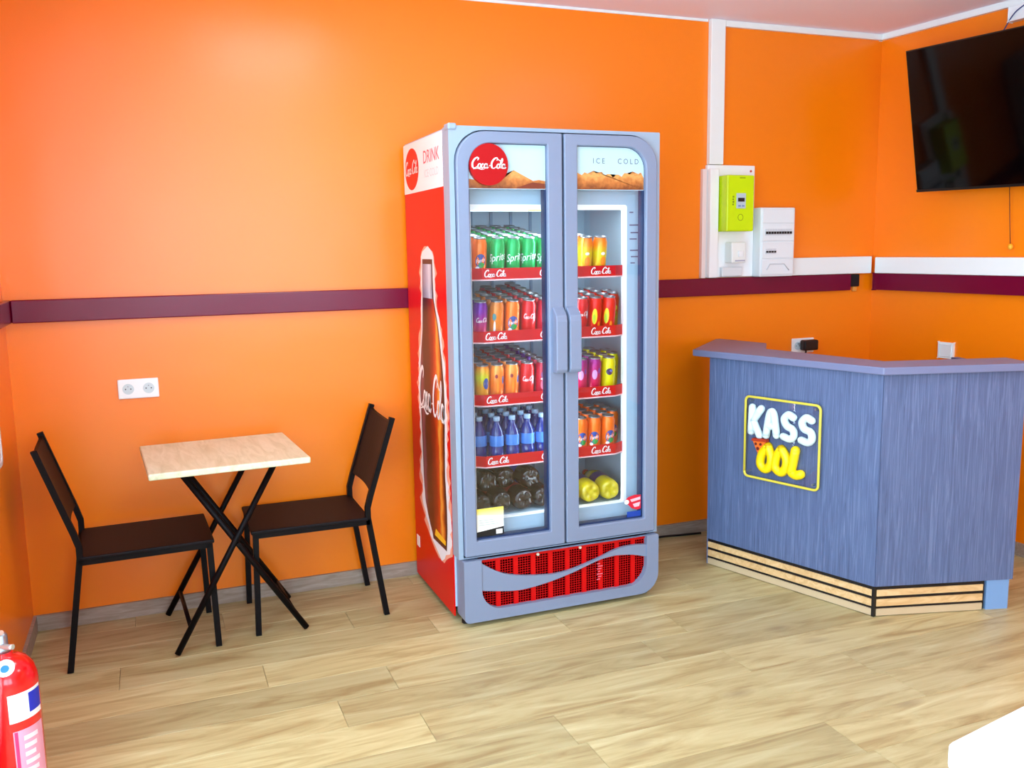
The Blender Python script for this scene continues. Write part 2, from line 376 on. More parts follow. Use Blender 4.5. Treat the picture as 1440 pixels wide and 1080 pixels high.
ring('white_rim', rrect(OX0, OX1, OZ0, OZ1, (0.01,)*4, 3), rrect(OX0+0.012, OX1-0.012, OZ0+0.005, OZ1-0.02, (0.008,)*4, 3), fxz, FF-0.006, FF+0.02, rimw, fr)  # white edge of the opening, no lamp; slight glow put into its material
# bezel round the doors, with the two pale filled corners
ring('bezel', rrect(FX0, FX1, 0.272, FZ+0.004, (0.002, 0.002, 0.006, 0.006)), rrect(FX0+0.019, FX1-0.016, 0.276, 1.873, (0.002, 0.002, 0.115, 0.115)), fxz, FF, -0.645, silver2, fr)
box('top_cap', (FX0-0.003, -0.652, FZ-0.012), (FX0+0.03, -0.60, FZ+0.012), silver2, fr, 0.006, 2)
# doors
DZ0, DZ1, YF, YB = 0.283, 1.868, -0.662, -0.604
MIDX = 1.9785
def door(x0, x1, gx0, gx1, rt, side):
    r_o = (0.006, 0.006, rt if side == 'r' else 0.006, rt if side == 'l' else 0.006)
    r_i = (0.004, 0.004, 0.085 if side == 'r' else 0.004, 0.085 if side == 'l' else 0.004)
    d = ring('door', rrect(x0, x1, DZ0, DZ1, r_o), rrect(gx0, gx1, 0.342, 1.826, r_i), fxz, YF, YB, silver, fr)
    md = d.modifiers.new('soft', 'BEVEL'); md.width = 0.005; md.segments = 2; md.limit_method = 'ANGLE'
    # dark seal, glass, printed header
    ring('seal', rrect(gx0, gx1, 0.342, 1.826, r_i), rrect(gx0+0.006, gx1-0.006, 0.348, 1.82, (0.004, 0.004, max(0.004, r_i[2]-0.006), max(0.004, r_i[3]-0.006))), fxz, YF+0.018, YB-0.004, mat('blue_black_seal', (24, 44, 84), 0.5), d)
    prism('glass_pane', rrect(gx0, gx1, 0.342, 1.826, r_i), fxz, YF+0.022, YF+0.027, glass, d)
    hp = rrect(gx0+0.002, gx1-0.002, 1.664, 1.824, (0.001, 0.001, r_i[2]*0.97, r_i[3]*0.97))
    prism('header_panel', hp, fxz, YF+0.0175, YF+0.0205, mat('header_sky_print', (186, 216, 226), 0.35), d)
    return d
dl = door(FX0+0.022, MIDX-0.004, 1.6045, 1.914, 0.112, 'l')
dr = door(MIDX+0.004, FX1-0.019, 2.0375, 2.334, 0.112, 'r')
yp = YF+0.0172
mount = ramp_mat('header_desert_print', [(0, (120, 58, 20)), (0.45, (196, 116, 52)), (0.75, (226, 160, 86)), (1, (170, 90, 40))], 2, 1.664, 1.74, 0.4, 0.7, 60)
prism('desert_print', [(1.607, 1.666), (1.911, 1.666), (1.911, 1.695), (1.885, 1.699), (1.862, 1.695), (1.83, 1.71), (1.785, 1.733), (1.76, 1.722), (1.74, 1.70), (1.68, 1.69), (1.607, 1.70)], fxz, yp, yp+0.0008, mount, dl)
prism('desert_print', [(1.79, 1.668), (1.911, 1.668), (1.911, 1.684), (1.86, 1.69)], fxz, yp-0.0004, yp+0.0002, mat('header_dark_brown', (120, 48, 22), 0.4), dl)  # darker brown part of the printed landscape
pts = [(2.0395, 1.666), (2.331, 1.666), (2.331, 1.712)] + [(2.331-0.0122*i, 1.716+0.014*abs(math.sin(i*1.1+0.5))+0.006*math.sin(i*0.45)) for i in range(1, 23)] + [(2.0395, 1.73)]
prism('desert_print', pts, fxz, yp, yp+0.0008, mount, dr)
disc = prism('logo_disc', disc2d(1.681, 1.750, 0.0745, 0.0745, 36), fxz, YF-0.0025, YF+0.016, mat('red_logo_disc', (176, 2, 8), 0.4, spec=0.25), dl)
script('logo_lettering', 1.681, 1.752, 0.138, lambda u, v: (u, YF-0.0032, v), white, dl)
for wd_, cx0 in (('I C E', 2.135), ('C O L D', 2.262)):
    V, F = text2d(wd_, 0.028); flat('header_lettering', ([(cx0+u*0.92, 1.772+v) for u, v in V], F), lambda u, v: (u, yp-0.0005, v), mat('grey_print', (84, 100, 120), 0.5), dr)
# handles: shallow blocks either side of the middle gap
def handle(x0, x1, d, side):
    bm = bmesh.new()
    prof = [(YF+0.002, 1.225), (YF-0.004, 1.222), (YF-0.034, 1.192), (YF-0.038, 1.17), (YF-0.038, 0.985), (YF-0.03, 0.972), (YF+0.002, 0.972)]
    prism_bm(bm, prof, fyz, x0, x1)
    return obj('handle', bm_mesh(bm, 'handle'), silver, d)
hl = handle(1.928, 1.9745, dl, 'l'); hr = handle(1.9845, 2.034, dr, 'r')
for h in (hl, hr):
    md = h.modifiers.new('soft', 'BEVEL'); md.width = 0.004; md.segments = 2; md.limit_method = 'ANGLE'
# stickers on the glass
ys = YF+0.0212
s1 = box('energy_sticker', (1.6075, ys-0.0006, 0.352), (1.722, ys+0.0004, 0.462), mat('sticker_white', (246, 246, 232), 0.5), dl)
prism('sticker_band', [(1.6075, 0.462), (1.722, 0.462), (1.722, 0.425), (1.6075, 0.44)], fxz, ys-0.0012, ys-0.0006, ramp_mat('sticker_yellow', [(0, (252, 250, 210)), (1, (246, 224, 40))], 2, 0.42, 0.463, 0.5), dl)
prism('sticker_band', [(1.6075, 0.352), (1.722, 0.352), (1.722, 0.383), (1.6075, 0.37)], fxz, ys-0.0012, ys-0.0006, black, dl)
box('sticker_band', (1.69, ys-0.0016, 0.356), (1.716, ys-0.001, 0.374), white, dl)
for i in range(3): box('sticker_line', (1.622, ys-0.0012, 0.396+0.009*i), (1.700-0.01*i, ys-0.0006, 0.3985+0.009*i), mat('grey_print2', (176, 186, 176), 0.5), dl)
prism('round_sticker', [(2.252, 0.418), (2.27, 0.433), (2.30, 0.44), (2.331, 0.437), (2.331, 0.380), (2.31, 0.376), (2.285, 0.385), (2.268, 0.402), (2.255, 0.405)], fxz, ys-0.0008, ys+0.0004, mat('sticker_red', (214, 24, 52), 0.45), dr)
prism('sticker_band', disc2d(2.262, 0.413, 0.011, 0.010, 12), fxz, ys-0.0014, ys-0.0008, white, dr)
prism('sticker_band', [(2.278, 0.422), (2.325, 0.43), (2.325, 0.418), (2.285, 0.411)], fxz, ys-0.0014, ys-0.0008, mat('sticker_pink', (246, 190, 200), 0.5), dr)
prism('sticker_band', [(2.29, 0.402), (2.325, 0.408), (2.32, 0.39), (2.298, 0.388)], fxz, ys-0.0014, ys-0.0008, MATS['sticker_pink'], dr)
box('blue_sticker', (2.264, ys-0.0006, 0.347), (2.331, ys+0.0004, 0.371), mat('sticker_blue', (14, 62, 160), 0.45), dr)
# notice printed on the jamb behind the right door
for i, (a, b, z) in enumerate([(2.305, 2.322, 1.70-0.12), (2.305, 2.345, 1.53), (2.31, 2.345, 1.5), (2.306, 2.338, 1.475), (2.308, 2.345, 1.43), (2.312, 2.345, 1.405), (2.31, 2.33, 1.38)]):
    box('notice_line', (a, FF-0.0052, z), (b, FF-0.0042, z+0.005), mat('notice_ink', (96, 96, 128), 0.6), jamb)
# shelves: wire deck, red price strip with bent ends, script
SHZ = [1.335, 1.097, 0.853, 0.612]; SLOPE = [0.145, 0.14, 0.10, 0.07]
YS = -0.592
strip_pl = [(1.626, -0.555), (1.672, YS), (2.236, YS), (2.303, -0.553)]
for z, sl in zip(SHZ, SLOPE):
    bm = bmesh.new()
    zr = lambda y: z+(y+0.575)*sl
    for i in range(24): tube_bm(bm, [(1.64+i*0.0278, -0.085, zr(-0.085)+0.004), (1.64+i*0.0278, -0.560, zr(-0.56)+0.004)], 0.0022, 4, False)
    for y in (-0.09, -0.3, -0.555): tube_bm(bm, [(1.605, y, zr(y)), (2.335, y, zr(y))], 0.003, 5, True)
    sh = obj('shelf', bm_mesh(bm, 'shelf'), mat('white_wire', (226, 232, 236), 0.4), fr)
    bm = bmesh.new()
    A = [bm.verts.new((x, y, z-0.002)) for x, y in strip_pl]; B = [bm.verts.new((x, y, z+0.040)) for x, y in strip_pl]
    A2 = [bm.verts.new((x, y+0.004, z-0.002)) for x, y in strip_pl]; B2 = [bm.verts.new((x, y+0.004, z+0.040)) for x, y in strip_pl]
    for i in range(3):
        bm.faces.new((A[i], A[i+1], B[i+1], B[i])); bm.faces.new((A2[i], B2[i], B2[i+1], A2[i+1])); bm.faces.new((B[i], B[i+1], B2[i+1], B2[i])); bm.faces.new((A[i], A2[i], A2[i+1], A[i+1]))
    obj('price_strip', bm_mesh(bm, 'price_strip'), mat('red_price_strip', (196, 2, 16), 0.4, spec=0.3), sh)
    bm = bmesh.new()
    for a, b in zip(strip_pl, strip_pl[1:]): tube_bm(bm, [(a[0], a[1]-0.001, z-0.004), (b[0], b[1]-0.001, z-0.004)], 0.003, 5, True)
    obj('strip_edge', bm_mesh(bm, 'strip_edge'), mat('pink_white_edge', (236, 196, 200), 0.4), sh)
    for cx in (1.725, 1.952, 2.172): script('strip_lettering', cx, z+0.019, 0.092, lambda u, v: (u, YS-0.001, v), white, sh)
# interior lamp under the roof, back panel ribs
lt = tube('lamp_tube', [(1.63, -0.555, 1.598), (1.93, -0.555, 1.598)], 0.011, mat('fridge_lamp_tube', (255, 255, 255), 0.4, emit=(226, 244, 255), estr=1.4), fr, 10)
box('lamp_sticker', (1.872, -0.569, 1.588), (1.93, -0.566, 1.606), mat('lamp_sticker_yellow', (206, 206, 40), 0.5), fr)
for i in range(8): box('back_rib', (1.62+i*0.092, FB-0.047, 0.40), (1.632+i*0.092, FB-0.041, 1.63), mat('rib_blue_grey', (120, 150, 180), 0.5), fr)
box('cyan_strip', (2.20, FB-0.06, 0.40), (2.25, FB-0.0475, 1.60), mat('pale_cyan_column', (190, 232, 240), 0.4), fr)  # flat pale cyan strip down the back of the cabinet
def fl_lamp(loc, rot, sx, sy, e):
    d = bpy.data.lights.new('fridge_light', 'AREA'); d.shape = 'RECTANGLE'; d.size = sx; d.size_y = sy; d.energy = e; d.color = (0.80, 0.95, 1.0)
    o = bpy.data.objects.new('fridge_light', d); COL.objects.link(o); o.location = loc; o.rotation_euler = rot; o.parent = fr
fl_lamp((1.96, -0.50, 1.605), (0, 0, 0), 0.62, 0.05, 2.0)                 # under the roof
mullion = box('added_fill_strip', (1.958, -0.600, 0.40), (1.999, -0.594, 1.60), mat('added_fill_glow', (255, 255, 255), 0.4, emit=(214, 244, 255), estr=1.0), fr)  # unseen glowing strip, added to brighten the shelves from the front
fl_lamp((1.957, -0.597, 1.0), (0, PI/2, 0), 1.15, 0.012, 2.0)              # added fill light, hidden behind the middle of the doors, both ways
fl_lamp((2.000, -0.597, 1.0), (0, -PI/2, 0), 1.15, 0.012, 2.0)
# kick panel: silver surround, red slotted grille behind it, silver wave across
kick = ring('kick_panel', rrect(FX0+0.012, 2.398, 0.02, 0.268, (0.02, 0.085, 0.006, 0.006)), rrect(1.6185, 2.343, 0.062, 0.2675, (0.085, 0.085, 0.002, 0.002)), fxz, -0.668, -0.575, silver, fr)
md = kick.modifiers.new('soft', 'BEVEL'); md.width = 0.006; md.segments = 2; md.limit_method = 'ANGLE'
box('grille_back', (1.60, -0.641, 0.05), (2.37, -0.620, 0.268), mat('grille_dark', (14, 0, 2), 0.9, spec=0.0), kick)
ng = 10; gw = 0.745/ng
for i in range(ng):
    x0 = 1.608+i*gw; bm = bmesh.new()
    bx(bm, (x0, -0.648, 0.05), (x0+0.02, -0.639, 0.266))
    for j in range(4): bx(bm, (x0+0.02+0.0109*(j+1)-0.0015, -0.6445, 0.05), (x0+0.02+0.0109*(j+1), -0.640, 0.266))
    for j in range(22): bx(bm, (x0+0.02, -0.644, 0.052+j*0.0098), (x0+gw, -0.640, 0.0538+j*0.0098))
    obj('grille_panel', bm_mesh(bm, 'grille_panel'), redp, kick)
box('grille_rail', (1.61, -0.65, 0.252), (2.352, -0.628, 0.268), redp, kick)
wt = [(1.619, 0.253), (1.663, 0.223), (1.712, 0.198), (1.774, 0.181), (1.856, 0.169), (1.933, 0.164), (1.998, 0.17), (2.064, 0.185), (2.131, 0.203), (2.198, 0.225), (2.267, 0.234), (2.344, 0.229)]
wb = [(1.619, 0.142), (1.71, 0.127), (1.779, 0.121), (1.855, 0.127), (1.932, 0.14), (2.011, 0.159), (2.077, 0.179), (2.131, 0.194), (2.178, 0.2), (2.212, 0.201), (2.281, 0.193), (2.344, 0.176)]
ct = catmull([(a, b, 0) for a, b in wt], 3); cb_ = catmull([(a, b, 0) for a, b in wb], 3)
bm = bmesh.new()
for (ya, yb_) in ((-0.662, -0.648),):
    T = [bm.verts.new((p.x, ya, p.y)) for p in ct]; Bv = [bm.verts.new((p.x, ya, p.y)) for p in cb_]
    T2 = [bm.verts.new((p.x, yb_, p.y)) for p in ct]; B2 = [bm.verts.new((p.x, yb_, p.y)) for p in cb_]
    for i in range(len(ct)-1):
        bm.faces.new((Bv[i], Bv[i+1], T[i+1], T[i])); bm.faces.new((T[i], T[i+1], T2[i+1], T2[i])); bm.faces.new((Bv[i], B2[i], B2[i+1], Bv[i+1]))
obj('wave', bm_mesh(bm, 'wave'), silver, kick)
for x, z in ((1.86, 0.252), (2.045, 0.254)): 
    prism('screw_cap', disc2d(x, z, 0.006, 0.006, 10), fxz, -0.654, -0.648, mat('cream_cap', (232, 214, 190), 0.5), kick)
for i in range(7): box('worn_print', (2.122+0.004*(i % 2), -0.6495, 0.105+i*0.011), (2.136+0.006*(i % 3), -0.648, 0.1085+i*0.011), mat('pale_red_wear', (236, 120, 140), 0.6), kick)
for x in (FX0+0.04, FX1-0.04):
    for y in (-0.60, -0.09):
        me = lathe_mesh('foot', [(0, 0), (0.02, 0), (0.02, 0.012), (0.012, 0.014), (0.012, 0.062), (0, 0.062)], 10); obj('foot', me, black, fr, (x, y, 0))
box('base_frame', (FX0+0.02, FB-0.005, 0.03), (FX1-0.02, -0.58, 0.06), black, fr)
# red side with print: white head panel, disc, lettering, big bottle picture
xs_ = FX0
side = box('side_panel', (xs_-0.001, -0.575, 0.022), (xs_+0.004, FB, FZ-0.006), red, fr)
def lay(k): return (xs_-0.0012-0.0005*k, xs_-0.0002)
def sp(name, pts, k, m): return prism(name, pts, fyz, *lay(k), m, side)
sp('white_head_panel', [(-0.575, 1.677), (FB, 1.677), (FB, FZ-0.006), (-0.575, FZ-0.006)], 1, white)
sp('logo_disc', disc2d(-0.157, 1.772, 0.10, 0.083, 30), 2, red)
k_side = lambda u, v: (xs_-0.0035, u, v)
script('logo_lettering', 0.157, 1.775, 0.19, lambda u, v: (xs_-0.0028, -u, v), white, side)
V, F = text2d('DRINK', 0.07); flat('drink_lettering', ([(0.43+u*1.0, 1.80+v) for u, v in V], F), lambda u, v: (xs_-0.0025, -u, v), mat('faded_red_print', (222, 96, 110), 0.5), side)
V, F = text2d('ICE COLD', 0.042); flat('small_lettering', ([(0.43+u, 1.738+v) for u, v in V], F), lambda u, v: (xs_-0.0025, -u, v), mat('faint_grey_print', (222, 218, 220), 0.5), side)
Lb = [(-0.273, 1.411), (-0.266, 1.33), (-0.261, 1.252), (-0.247, 1.129), (-0.205, 0.994), (-0.187, 0.886), (-0.188, 0.806), (-0.196, 0.644), (-0.20, 0.498), (-0.215, 0.40), (-0.26, 0.33), (-0.317, 0.272)]
Rb = [(-0.5, 0.262), (-0.516, 0.35), (-0.516, 0.45), (-0.503, 0.569), (-0.51, 0.706), (-0.522, 0.833), (-0.52, 0.931), (-0.502, 1.027), (-0.468, 1.146), (-0.415, 1.258), (-0.41, 1.33), (-0.411, 1.411)]
def at_z(P_, z):
    P_ = sorted(P_, key=lambda p: p[1])
    for (y0, z0), (y1, z1) in zip(P_, P_[1:]):
        if z <= z1: return y0+(y1-y0)*(z-z0)/(z1-z0) if z >= z0 else y0
    return P_[-1][0]
def rows(name, zs, fl_, fr_, k, m):
    V, F = [], []; x = xs_-0.0012-0.0005*k
    for z in zs: V += [(x, fl_(z), z), (x, fr_(z), z)]
    for i in range(len(zs)-1): F.append((2*i, 2*i+1, 2*i+3, 2*i+2))
    return mk(name, V, F, m, side)
NZ = 60
zb = [0.262+(1.411-0.262)*i/NZ for i in range(NZ+1)]; zg = [0.20+(1.462-0.20)*i/NZ for i in range(NZ+1)]
def glow(name, grow, jit, k, m):
    J = {z: (1+jit*(random.random()-0.5), 1+jit*(random.random()-0.5)) for z in zg}
    def w(z):
        a_ = grow*(1.0+1.3*max(0, 0.62-z)/0.4)
        if z > 1.39: a_ = (0.069+grow)*math.sqrt(max(0, 1-((z-1.39)/0.0725)**2))-0.069
        if z < 0.27: a_ -= 0.16*(0.27-z)/0.07
        return a_
    return rows(name, zg, lambda z: min(FB-0.003, at_z(Lb, z)+w(z)*J[z][0]), lambda z: max(-0.573, at_z(Rb, z)-w(z)*J[z][1]), k, m)
glow('ice_glow', 0.040, 0.9, 1, mat('glow_pink_white', (255, 170, 140), 0.5))
glow('ice_glow', 0.024, 0.9, 2, mat('glow_white', (250, 240, 240), 0.5))
rows('bottle_outline', zb, lambda z: at_z(Lb, z), lambda z: at_z(Rb, z), 3, mat('bottle_dark_edge', (70, 30, 26), 0.4))
cola = ramp_mat('bottle_cola_print', [(0, (50, 14, 16)), (0.07, (96, 20, 12)), (0.15, (226, 110, 24)), (0.21, (252, 172, 64)), (0.29, (206, 60, 12)), (0.42, (142, 14, 8)), (0.58, (74, 8, 10)), (0.78, (46, 10, 18)), (0.90, (124, 66, 84)), (1, (36, 12, 20))], 1, -0.515, -0.19, 0.35, 0.22, 11)
rows('bottle_body', [z for z in zb if 0.272 < z < 1.262], lambda z: at_z(Lb, z)-0.008, lambda z: at_z(Rb, z)+0.008, 4, cola)
rows('bottle_neck', [z for z in zb if 1.24 < z < 1.405], lambda z: at_z(Lb, z)-0.010, lambda z: at_z(Rb, z)+0.010, 5, ramp_mat('bottle_neck_print', [(0, (110, 106, 130)), (0.3, (214, 224, 236)), (0.6, (168, 176, 198)), (1, (122, 114, 136))], 1, -0.41, -0.27, 0.35, 0.3, 14))
sp('bottle_foot', [(-0.36, 0.315), (-0.49, 0.30), (-0.488, 0.282), (-0.345, 0.285)], 6, mat('print_yellow', (255, 196, 40), 0.4))
script('bottle_lettering', 0.352, 0.865, 0.36, lambda u, v: (xs_-0.0042, -u, 0.865+(v-0.865)*1.7), white, side, -0.05)
box('white_tag', (xs_-0.0022, -0.10, 0.155), (xs_-0.0004, -0.055, 0.205), white, side)

# ================================================================== DRINKS IN THE FRIDGE
CAN_R, CAN_H = 0.0290, 0.145
body_me = lathe_mesh('body', [(0.020, 0.0), (0.0235, 0.002), (CAN_R, 0.012), (CAN_R, 0.121), (0.0275, 0.127), (0.0235, 0.138), (0.0230, 0.1405)], 16)
lid_me = lathe_mesh('lid', [(0.0230, 0.1405), (0.0245, 0.143), (0.0242, 0.1452), (0.0222, 0.1452), (0.0212, 0.1400), (0, 0.1400)], 16)
def clone_mesh(me, m):
    c = me.copy(); c.materials.clear(); c.materials.append(m); return c
lid_me.materials.append(alu)
def wrap(vf, r=CAN_R+0.0004, a0=0.0):
    V, F = vf; return [(r*math.sin(u/r+a0), -r*math.cos(u/r+a0), v) for u, v in V], F
def patch(pts): # outline -> fan with centre
    n = len(pts); c = (sum(p[0] for p in pts)/n, sum(p[1] for p in pts)/n); return [c]+pts, [(0, 1+i, 1+(i+1) % n) for i in range(n)]
def pmesh(name, parts):
    """list of (verts2d, faces, material) -> one curved print mesh"""
    me = bpy.data.meshes.new(name); V, F, MI, ms = [], [], [], []
    for j, (vf, m, dr_) in enumerate(parts):
        v, f = wrap(vf, CAN_R+0.0004+0.0003*dr_); b = len(V); V += v; F += [tuple(i+b for i in q) for q in f]
        if m not in ms: ms.append(m)
        MI += [ms.index(m)]*len(f)
    me.from_pydata(V, [], F); me.update()
    for m in ms: me.materials.append(m)
    for p, i in zip(me.polygons, MI): p.material_index = i
    return me
blue = mat('print_blue', (34, 70, 150), 0.35); navy = mat('print_navy', (28, 30, 84), 0.35); lime = mat('print_lime', (170, 200, 40), 0.35); yel = mat('print_lemon', (244, 214, 30), 0.35); pwhite = mat('print_white', (244, 240, 244), 0.35); porange = mat('print_orange', (250, 140, 30), 0.35); pgreen = mat('print_green', (40, 150, 60), 0.35)
def ell(cx, cz, a, b): return patch(disc2d(cx, cz, a, b, 14))
def scr(cz, w): k = w/8.9; return ([(u*k, cz+v*k*1.25) for u, v in SCRIPT[0]], SCRIPT[1])
sprite_t = text2d('Sprite', 0.034)
sprite_t = ([(u*0.95+v*0.15, v*1.25+0.072+u*0.18) for u, v in sprite_t[0]], sprite_t[1])
fanta_t = text2d('Fanta', 0.017); fanta_t = ([(u, v*1.2+0.062+u*0.3) for u, v in fanta_t[0]], fanta_t[1])
def cm(n, c, stops=None): return mat('can_'+n, c, 0.3, 0.25) if not stops else ramp_mat('can_'+n, stops, 2, 0.0, 0.14, 0.3, 0.06, 40, 0.25)
KINDS = {
 'green': ('green', cm('green', (0, 168, 84)), [(sprite_t, pwhite, 0)]),
 'orange': ('orange', cm('orange', (250, 112, 14)), [(ell(0, 0.06, 0.021, 0.027), blue, 0), (ell(0.004, 0.045, 0.012, 0.010), pgreen, 1), (fanta_t, pwhite, 2), (ell(-0.012, 0.034, 0.008, 0.006), pwhite, 2)]),
 'orange_plain': ('plain orange', cm('orange_plain', None, [(0, (250, 130, 50)), (0.5, (250, 120, 20)), (1, (252, 150, 60))]), [(ell(0.017, 0.085, 0.006, 0.016), blue, 0), (ell(-0.006, 0.06, 0.004, 0.03), porange, 0), (ell(-0.012, 0.1, 0.006, 0.008), mat('print_maroon', (150, 30, 40), 0.4), 0)]),
 'tan': ('amber orange', cm('tan', None, [(0, (240, 140, 60)), (0.5, (236, 126, 20)), (1, (200, 112, 40))]), [(ell(-0.01, 0.085, 0.008, 0.014), mat('print_teal', (70, 130, 130), 0.4), 0), (ell(-0.008, 0.04, 0.004, 0.03), pwhite, 0)]),
 'purple': ('purple', cm('purple', None, [(0, (196, 20, 60)), (0.35, (190, 30, 110)), (0.75, (120, 20, 160)), (1, (96, 14, 140))]), [(scr(0.075, 0.05), pwhite, 0)]),
 'cola': ('red', cm('cola', (214, 8, 20)), [(scr(0.082, 0.052), pwhite, 0), (ell(0.02, 0.078, 0.006, 0.018), mat('print_grey', (170, 160, 180), 0.4), 0)]),
 'crimson': ('crimson', cm('crimson', None, [(0, (200, 20, 60)), (0.6, (206, 14, 50)), (1, (176, 10, 50))]), [(ell(0, 0.095, 0.010, 0.014), mat('print_mauve', (150, 90, 140), 0.4), 0), (ell(0, 0.055, 0.010, 0.02), mat('print_rose', (236, 120, 150), 0.4), 0), (ell(0.0, 0.078, 0.011, 0.005), pwhite, 1)]),
 'red_lime': ('red-lime', cm('red_lime', (224, 20, 14)), [(ell(-0.014, 0.07, 0.011, 0.032), yel, 0), (ell(-0.016, 0.06, 0.006, 0.02), lime, 1), (ell(0.006, 0.03, 0.006, 0.02), porange, 0)]),
 'red_fruit': ('red-yellow', cm('red_fruit', None, [(0, (236, 190, 40)), (0.3, (222, 170, 30)), (0.55, (230, 70, 20)), (1, (226, 30, 20))]), [(ell(0, 0.055, 0.016, 0.022), lime, 0), (ell(0.003, 0.085, 0.012, 0.012), yel, 0)]),
 'magenta': ('magenta', cm('magenta', None, [(0, (214, 14, 60)), (0.4, (206, 20, 90)), (1, (150, 20, 130))]), [(ell(-0.003, 0.08, 0.011, 0.02), mat('print_lilac', (206, 150, 210), 0.4), 0), (ell(0.016, 0.095, 0.005, 0.012), mat('print_violet', (120, 70, 170), 0.4), 0)]),
 'yellow': ('yellow', cm('yellow', (226, 222, 10)), [(ell(-0.010, 0.088, 0.014, 0.014), navy, 0), (ell(-0.004, 0.092, 0.007, 0.005), mat('print_sky', (90, 110, 190), 0.4), 1)]),
 'yellow_blue': ('yellow-blue', cm('yellow_blue', None, [(0, (226, 170, 20)), (0.4, (226, 150, 20)), (0.7, (210, 214, 30)), (1, (236, 130, 30))]), [(ell(0.006, 0.075, 0.012, 0.022), blue, 0)]),
 'tropic': ('orange-yellow', cm('tropic', None, [(0, (240, 140, 60)), (0.25, (236, 190, 40)), (0.6, (226, 210, 30)), (0.8, (246, 150, 30)), (1, (240, 120, 30))]), [(ell(0.004, 0.05, 0.012, 0.018), porange, 0), (ell(0.002, 0.08, 0.009, 0.006), pwhite, 0)]),
}
KB, KP = {}, {}
ORD = ['leftmost', 'second', 'third', 'fourth', 'fifth', 'sixth']
COLN = ['leftmost', 'second', 'third', 'fourth', 'fifth']
ROWN = ['front row', 'second row back', 'third row back', 'fourth row back', 'fifth row back', 'sixth row back', 'rearmost row']
SHN = ['top shelf', 'second shelf', 'third shelf', 'fourth shelf', 'fridge floor']
def can(kind, x, y, z, front, label, group, tilt=0.0):
    col, m, pr = KINDS[kind]
    if kind not in KB: KB[kind] = clone_mesh(body_me, m); KP[kind] = pmesh('can_print', pr)
    t_ = thing('soda_can', label, 'can', (x, y, z), random.uniform(-0.35, 0.1) if front else random.uniform(-2, 2), group)
    t_.rotation_euler = (Matrix.Rotation(tilt, 3, 'X') @ Matrix.Rotation(t_.rotation_euler.z, 3, 'Z')).to_euler()
    obj('body', KB[kind], None, t_); obj('lid', lid_me, None, t_)
    if front: obj('can_print', KP[kind], None, t_)
P = 0.0635; RY = 0.0605
def fill(shelf, cols, side_name):
    """cols: list of (x, [kinds from front to back])"""
    z = SHZ[shelf]+0.0065
    fronts = {}
    for x, ks in cols: 
        if ks: fronts.setdefault(ks[0], []).append(x)
    for x, ks in cols:
        for r, k_ in enumerate(ks):
            yy = -0.545+r*RY
            # front row follows the bent shelf edge at both ends
            if x < 1.66: yy += 0.03
            if x > 2.27: yy += 0.078
            cname = KINDS[k_][0]; place = '%s, %s side' % (SHN[shelf], side_name)
            lab = '%s soda can on %s, %s column, %s' % (cname, place, COLN[cols.index((x, ks))], ROWN[r])
            g = '%s cans on the %s' % (cname, place)
            can(k_, x+random.uniform(-0.0008, 0.0008), yy, z+(yy+0.575)*SLOPE[shelf]+0.001, r == 0, lab, g, math.atan(SLOPE[shelf]))
X0 = 1.672
gx = [X0+P*i for i in range(11)]     # 1.672 ... 2.307
# top shelf
fill(0, [(gx[0]+0.002, ['orange']*2+['green']*5)] + [(gx[i]+0.012, ['green']*7) for i in (1, 2, 3, 4)], 'left')
fill(0, [(2.118, ['tropic']*2), (2.182, ['tropic'])], 'right')
# second shelf
fill(1, [(gx[0], ['purple']*3+['tan']), (gx[1]+0.004, ['tan']*2+['orange_plain']*2), (gx[2]+0.006, ['orange', 'tan', 'tan']+['cola']*3), (gx[3]+0.01, ['cola']*6), (gx[4]+0.012, ['crimson']+['cola']*6)], 'left')
fill(1, [(2.098, ['cola']*6), (2.160, ['red_lime']*5), (2.223, ['red_lime']*4), (2.279, ['red_fruit']*2)], 'right')
# third shelf
fill(2, [(gx[0]+0.004, ['yellow_blue']+['tan']*3), (gx[1]+0.002, ['orange_plain']*3+['tan']*3), (gx[2], ['orange_plain']*2+['cola']*4), (gx[3], ['cola']*6), (gx[4]+0.004, ['crimson']*2+['purple']*5)], 'left')
fill(2, [(2.098, ['magenta']*5), (2.158, ['magenta']*4), (2.222, ['yellow']*4), (2.279, ['yellow']*2)], 'right')
# fourth shelf, right: orange cans
fill(3, [(2.098, ['orange']*5), (2.158, ['orange']*5), (2.222, ['orange']*5), (2.279, ['orange']*3)], 'right')
# fourth shelf, left: small dark blue water bottles
bprof = [(0, 0.0), (0.022, 0.0), (0.0285, 0.006), (0.0285, 0.04), (0.0265, 0.048), (0.0285, 0.056), (0.0285, 0.105), (0.026, 0.118), (0.014, 0.142), (0.0115, 0.148), (0.0115, 0.158)]
wb_me = lathe_mesh('bottle_body', bprof, 16); cap_me = lathe_mesh('cap', [(0.0115, 0.156), (0.0135, 0.157), (0.0135, 0.172), (0.012, 0.174), (0, 0.174)], 12); lab_me = lathe_mesh('label', [(0.0287, 0.058), (0.0290, 0.06), (0.0290, 0.098), (0.0287, 0.1)], 16)
wm = mat('blue_bottle_plastic', (16, 52, 150), 0.12, spec=0.8); wm.node_tree.nodes['Principled BSDF'].inputs['Transmission Weight'].default_value = 0.45
wb_me.materials.append(wm); cap_me.materials.append(mat('blue_cap', (150, 176, 204), 0.4)); lab_me.materials.append(mat('water_label', (60, 120, 200), 0.35))
wx = [1.674, 1.738, 1.802, 1.866, 1.930]
